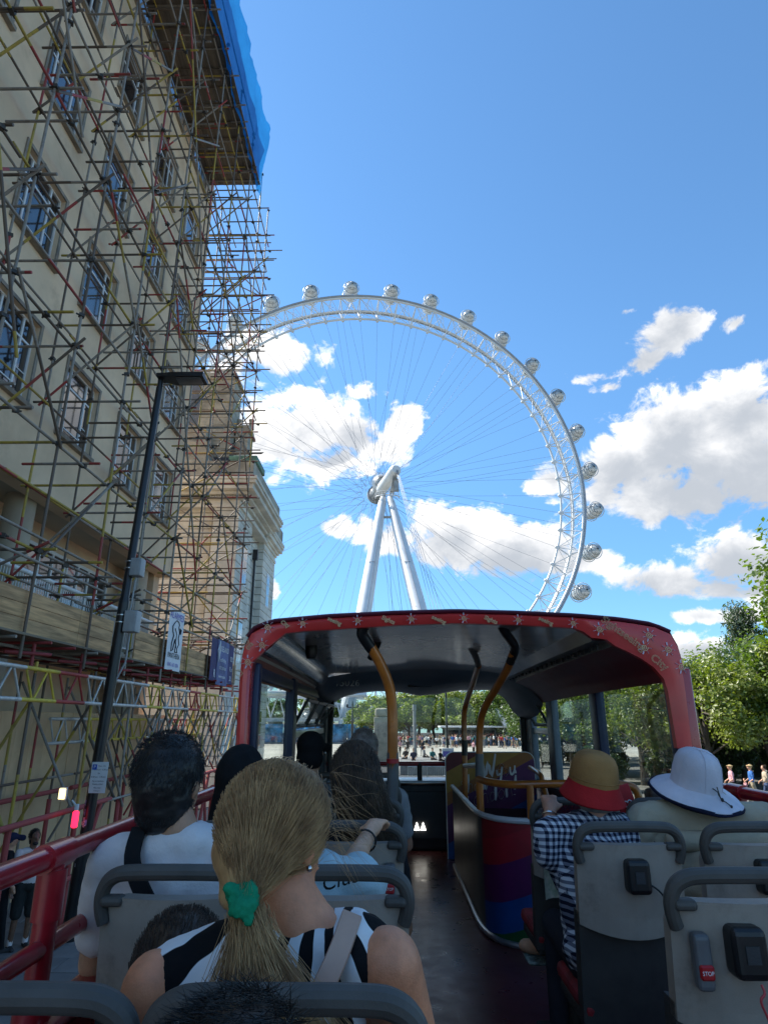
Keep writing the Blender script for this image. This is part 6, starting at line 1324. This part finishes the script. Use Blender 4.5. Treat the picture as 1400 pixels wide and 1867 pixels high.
# woman in bucket hat and gingham shirt
def gingham():
    m = bpy.data.materials.new('gingham_cotton'); m.use_nodes = True; t = NT(m.node_tree); b = t.n['Principled BSDF']; co = t.new('ShaderNodeTexCoord').outputs['Object']; dst = t.new('ShaderNodeTexNoise'); t.put(dst.inputs['Vector'], co); dst.inputs['Scale'].default_value = 7
    x, y, z = t.sep(t.vm('ADD', co, t.vm('MULTIPLY', t.vm('SUBTRACT', dst.outputs['Color'], (.5, .5, .5)), (.02, .02, .02)))); k = 2*math.pi/.0235
    sx = t.smooth(t.m('SINE', t.m('MULTIPLY', t.m('ADD', x, t.m('MULTIPLY', y, .55)), k)), -.12, .12); sz = t.smooth(t.m('SINE', t.m('MULTIPLY', z, k)), -.12, .12); s = t.m('ADD', sx, sz)
    c = t.mix(t.smooth(s, .4, .6, kind='LINEAR'), (.6, .61, .64), (.16, .17, .22)); c = t.mix(t.smooth(s, 1.4, 1.6, kind='LINEAR'), c, (.012, .014, .03)); t.l.new(c, b.inputs['Base Color']); b.inputs['Roughness'].default_value = .9; b.inputs['Specular IOR Level'].default_value = .15; return m
H = atY(1082, 1432, 2.86); fd = Vector((-.15, 1, 0)); elb = atY(1000, 1556, 2.85); wr = atY(1003, 1482, 3.02)
r_, P, M, C = passenger('woman in tan and red bucket hat and navy gingham shirt', RXA-.0, 2.52, H, fd, gingham(), skin_m('skin_ruddy', (.56, .26, .16)), .98, 1.1, sh_z=atY(1085, 1505, 2.8).z, arms={-1: (elb, wr, (Vector((.12, .62, .5)), Vector((.1, .6, -.8)), Vector((1, -.1, 0))))}, sleeve=.75, folds=.012)
hairc = Fig(); hairc.ell(H+Vector((0, -.02, -.045)), (.086, .09, .07)); o = link('hair', hairc.mesh('hair', .01, [H_GREY], 4), r_); o.matrix_parent_inverse = MPI(r_)
def hat(name, c, tilt, prof, m, parent, wob=.0, n=40, mats=None):
    Mh = Matrix.Translation(c) @ Euler(tilt).to_matrix().to_4x4(); rows = []
    for i, (rr_, z_) in enumerate(prof):
        rows.append([Mh @ Vector((rr_*math.cos(2*math.pi*k/n)*.93*(1+wob*.25*noise.noise((math.cos(k*.157)*2, math.sin(k*.157)*2, z_*9))), rr_*math.sin(2*math.pi*k/n)*1.06, z_+wob*rr_*.35*noise.noise((math.cos(2*math.pi*k/n)*1.6, math.sin(2*math.pi*k/n)*1.6, i*.35)))) for k in range(n)])
    return MB().loft(rows, True).build(name, m, parent, smooth='all'), Mh
tanc = cl('tan_hat_cotton', (.32, .16, .055), var=.2); redc = cl('red_hat_cotton', (.42, .02, .022), var=.15)
cr, Mh = hat('hat_crown', H+Vector((0, -.005, .012)), (R(12), R(7), 0), [(.001, .122), (.03, .122), (.06, .117), (.082, .104), (.096, .08), (.104, .045), (.108, .0), (.107, -.01), (.098, .0), (.09, .05), (.06, .1)], tanc, r_, .16)
hat('hat_brim', H+Vector((0, -.005, .012)), (R(12), R(7), 0), [(.107, .006), (.112, -.008), (.126, -.036), (.14, -.058), (.141, -.064), (.136, -.06), (.122, -.036), (.106, -.006)], redc, r_, .1)
MB().tube([Mh @ Vector((.107*.93*math.cos(k*.157), .107*1.06*math.sin(k*.157), .022)) for k in range(40)], .002, 5, closed=True).build('hat_seam', tanc, cr)
d = (wr-elb).normalized(); a_ = elb.lerp(wr, .86); u_ = d.cross(Vector((0, 0, 1))).normalized(); v_ = u_.cross(d); MB().tube([a_+(u_*math.cos(k*.393)+v_*math.sin(k*.393))*.034 for k in range(16)], .005, 6, closed=True).build('bracelet', pm('silver', (.7, .7, .7), .25, metal=1), r_)
ft = atY(985, 1722, 3.5); fo = Fig(); fo.cap(ft+Vector((.14, -.2, .22)), ft+Vector((.05, -.05, .02)), .05, .038).cap(ft+Vector((.05, -.05, -.0)), ft+Vector((-.06, .08, -.03)), .04, .032); o = link('foot', fo.mesh('foot', .012, [SKIN], 3), r_); o.matrix_parent_inverse = MPI(r_)
MB().tube(smoothpts([ft+Vector((.05, -.06, -.03)), ft+Vector((0, .02, .03)), ft+Vector((-.04, .06, -.02))]), .02, 8, flat=.4).bbox(ft.x-.07, ft.x+.05, ft.y-.06, ft.y+.1, ft.z-.072, ft.z-.056, .01).build('sandal', pm('floral_sandal', (.2, .27, .25), .7, var=.6, scale=40, col2=(.05, .06, .06)), r_)
# man in white sun hat
H = atY(1270, 1440, 2.84); kh = cl('khaki_shirt', (.42, .35, .25), var=.08); fd = Vector((.1, 1, 0))
r_, P, M, C = passenger('man in a wide white sun hat and khaki shirt at the right', RXW+.02, 2.52, H, fd, kh, SKIN_T, .97, 1.45, sh_z=atY(1280, 1480, 2.78).z, sleeve=.8, folds=.013)
cf = Fig(); cf.cap(C+Vector((-.06, -.02, .045)), C+Vector((.06, -.02, .045)), .03, .03).cap(C+Vector((-.17, -.085, -.1)), C+Vector((.17, -.085, -.1)), .04, .04); o = link('collar', cf.mesh('collar', .008, [kh], 4), r_); o.matrix_parent_inverse = MPI(r_)
whc = cl('white_hat_nylon', (.68, .63, .68), var=.12); nav = cl('navy_hat_edge', (.012, .014, .035)); tl_ = (R(16), R(6), 0)
cr, Mh = hat('hat_crown', H+Vector((0, -.0, .02)), tl_, [(.001, .14), (.03, .14), (.058, .133), (.078, .119), (.092, .092), (.099, .05), (.103, .0), (.105, -.012)], whc, r_, .11)
for q_ in range(3):
    an = q_*math.pi/3+.4; MB().tube([Mh @ Vector((r0*.93*1.004*math.cos(an+(math.pi if r0 < 0 else 0))*1, abs(r0)*1.06*1.004*math.sin(an+(math.pi if r0 < 0 else 0)), z0+.0012)) if r0 >= 0 else Mh @ Vector((r0*.93*1.004*math.cos(an), r0*1.06*1.004*math.sin(an), z0+.0012)) for r0, z0 in [(-.103, .0), (-.099, .05), (-.092, .092), (-.078, .119), (-.058, .133), (-.03, .14), (.03, .14), (.058, .133), (.078, .119), (.092, .092), (.099, .05), (.103, .0)]], .0014, 5).build('hat_seam', whc, cr)
br_, Mh2 = hat('hat_brim', H+Vector((0, -.0, .02)), tl_, [(.103, .0), (.12, -.006), (.145, -.016), (.172, -.03), (.184, -.038), (.184, -.041), (.17, -.033), (.14, -.021), (.103, -.012)], whc, r_, .16)
hat('hat_edge', H+Vector((0, -.0, .02)), tl_, [(.182, -.035), (.188, -.038), (.189, -.044), (.185, -.048), (.18, -.042)], nav, r_, .16)
cp = [Mh @ Vector(q) for q in ((.01, -.118, .03), (.03, -.118, .018), (.035, -.12, .006), (.045, -.13, -.006), (.058, -.144, -.012), (.07, -.152, -.02))]
MB().tube(smoothpts(cp), .0022, 6).tube(smoothpts([Mh @ Vector(q) for q in ((.03, -.11, .035), (.036, -.116, .015), (.042, -.126, -.006))]), .0022, 6).ell(cp[3], (.006, .006, .008), 8, 6).ell(cp[5], (.005, .005, .006), 8, 6).build('hat_cord', blackpl, r_)
# things carried: bag, red card, map
p = atY(1199, 1452, 3.35); bg_ = MB().bbox(p.x-.05, p.x+.045, p.y-.04, p.y+.06, p.z-.2, p.z+.035, .025).build('shoulder_bag', pm('brown_leather', (.06, .035, .022), .5, var=.4, scale=14, bump=.2), None); tag(bg_, 'brown leather bag standing on the seat before the man in white hat', 'bag')
p = atY(1143, 1468, 3.2); cdr = empty('red_card', p, label='red card with a white heart mark beside the bucket hat', cat='card')
Mc = Matrix.Translation(p) @ Euler((R(-10), R(-14), R(8))).to_matrix().to_4x4(); MB().bbox(-.045, .045, -.003, .003, -.1, .085, .002, Mc).build('card', pm('red_card_print', (.45, .01, .012), .5), cdr)
MB().tube([Mc @ Vector((.017*math.sin(t)**3*1.2+.005, -.005, .018*(13*math.cos(t)-5*math.cos(2*t)-2*math.cos(3*t)-math.cos(4*t))/13+.0)) for t in [k*.314 for k in range(20)]], .0025, 5, closed=True).build('heart_mark', wp, cdr); MB().box(-.014, .026, -.0045, -.0032, -.045, -.034, Mc).build('white_bar', wp, cdr)
p = atY(1014, 1605, 3.0); mp_ = MB().loft([[p+Vector((-.05+.1*i/6, .012*math.sin(i*1.1), -.075+.15*j/4+.02*i/6)) for j in range(5)] for i in range(7)]).build('folded_map', pm('map_print', (.6, .56, .52), .6, var=.5, scale=22, col2=(.3, .4, .28)), None, smooth='all'); tag(mp_, 'folded paper map on the lap of the gingham shirted woman', 'map')
# ---------------------------------------------------------------- pedestrians on the left pavement
p = atZ(30, 1733, .1)
r_ = person((p.x, p.y, .1), 'man in white T-shirt and dark shorts standing on the pavement'); O = Vector(r_.location)
f = Fig(); g = Fig(); hp = O+Vector((0, 0, .92)); fd = Vector((.75, -.65, 0)).normalized(); sd_ = Vector((fd.y, -fd.x, 0))
for k in (-1, 1):
    hj = hp+sd_*k*.09; kn = O+sd_*k*.11+fd*.02+Vector((0, 0, .5)); an = O+sd_*k*.12+fd*(-.02)+Vector((0, 0, .1)); f.cap(hj, kn, .088, .06).cap(kn, an, .056, .04).cap(an+Vector((0, 0, -.045))-fd*.03, an+fd*.14+Vector((0, 0, -.06)), .042, .035, 5).cap(an+Vector((0, 0, .06)), an, .046, .046, 2)
    g.cap(hj, kn+Vector((0, 0, .03)), .105, .09, 1)
    sh = O+sd_*k*.2+Vector((0, 0, 1.44)); el = sh+sd_*k*.07+Vector((0, 0, -.27)); wr = el+fd*.1+Vector((0, 0, -.22)); f.cap(sh, el, .055, .045).cap(el, wr, .042, .03); hand(f, wr, (fd.x*.2, fd.y*.2, -1), fd, sd_*-k, 1.0, 0, .5); g.cap(sh, sh.lerp(el, .75), .068, .066)
f.cap(O+Vector((0, 0, 1.45)), O+Vector((0, 0, 1.58))+fd*.02, .06, .055); headshape(f, O+Vector((0, 0, 1.66))+fd*.02, fd, 1.0); f.ell(O+Vector((0, 0, 1.2)), (.17, .12, .28))
g.ell(O+Vector((0, 0, 1.34)), (.2, .13, .15)).ell(O+Vector((0, 0, 1.1)), (.18, .135, .24)).ell(O+Vector((0, 0, .93)), (.175, .14, .1), 1).cap(O+sd_*.12+Vector((0, 0, 1.46)), O-sd_*.12+Vector((0, 0, 1.46)), .055, .055)
for nm, q, ml, vx in (('body', f, [SKIN_D, SKIN_D, wt, HAIR_D, SKIN_D, shoe], .012), ('clothes', g, [wt, cl('dark_shorts', (.03, .032, .03))], .013)):
    o = link(nm, q.mesh(nm, vx, ml, 4, fold(.005, 10) if nm == 'clothes' else None), r_); o.matrix_parent_inverse = MPI(r_)
Hh = O+Vector((0, 0, 1.66))+fd*.02; add_hair(r_, None, None, Hh, fd, 1.0, H_BLACK, 900, .02, .006, .7, .0025, vox=.012)
fb = Fig(); fb.ell(Hh+fd*.07+Vector((0, 0, -.085)), (.05, .05, .035)); o = link('beard', fb.mesh('beard', .01, [H_BLACK], 3), r_); o.matrix_parent_inverse = MPI(r_)
me = stander(1.75, 1.05, .1, (.05, .05)).mesh('person', .016, [SKIN, CM_['black'], CM_['black'], CM_['navy'], SKIN, shoe], 4)
p = atZ(-14, 1740, .1); r2 = empty('person', (p.x, p.y, .1), R(-60), label='passer-by in a dark baseball cap cut by the left edge', cat='person'); link('body', me, r2, (0, 0, 0))
cpm = Fig(); cpm.ell((0, 0, 1.69), (.098, .11, .075)).cap((0, .09, 1.68), (0, .17, 1.665), .045, .05); link('cap', cpm.mesh('cap', .014, [CM_['navy']], 3), r2, (0, 0, 0))

# ================================================================ look-alikes are told apart by their order in the picture
ORD = 'first second third fourth fifth sixth seventh eighth ninth tenth eleventh twelfth thirteenth fourteenth fifteenth sixteenth seventeenth eighteenth nineteenth twentieth'.split()
byl = {}
for o in COL.objects:
    if o.parent is None and 'label' in o.keys(): byl.setdefault(o['label'], []).append(o)
for lab, obs in byl.items():
    if len(obs) > 1:
        obs.sort(key=lambda q: math.atan2(q.location.x, q.location.y))
        for i, q in enumerate(obs): q['label'] = lab+', '+(ORD[i] if i < len(ORD) else 'later')+' from left'
bpy.data.scenes.remove(BENCH)
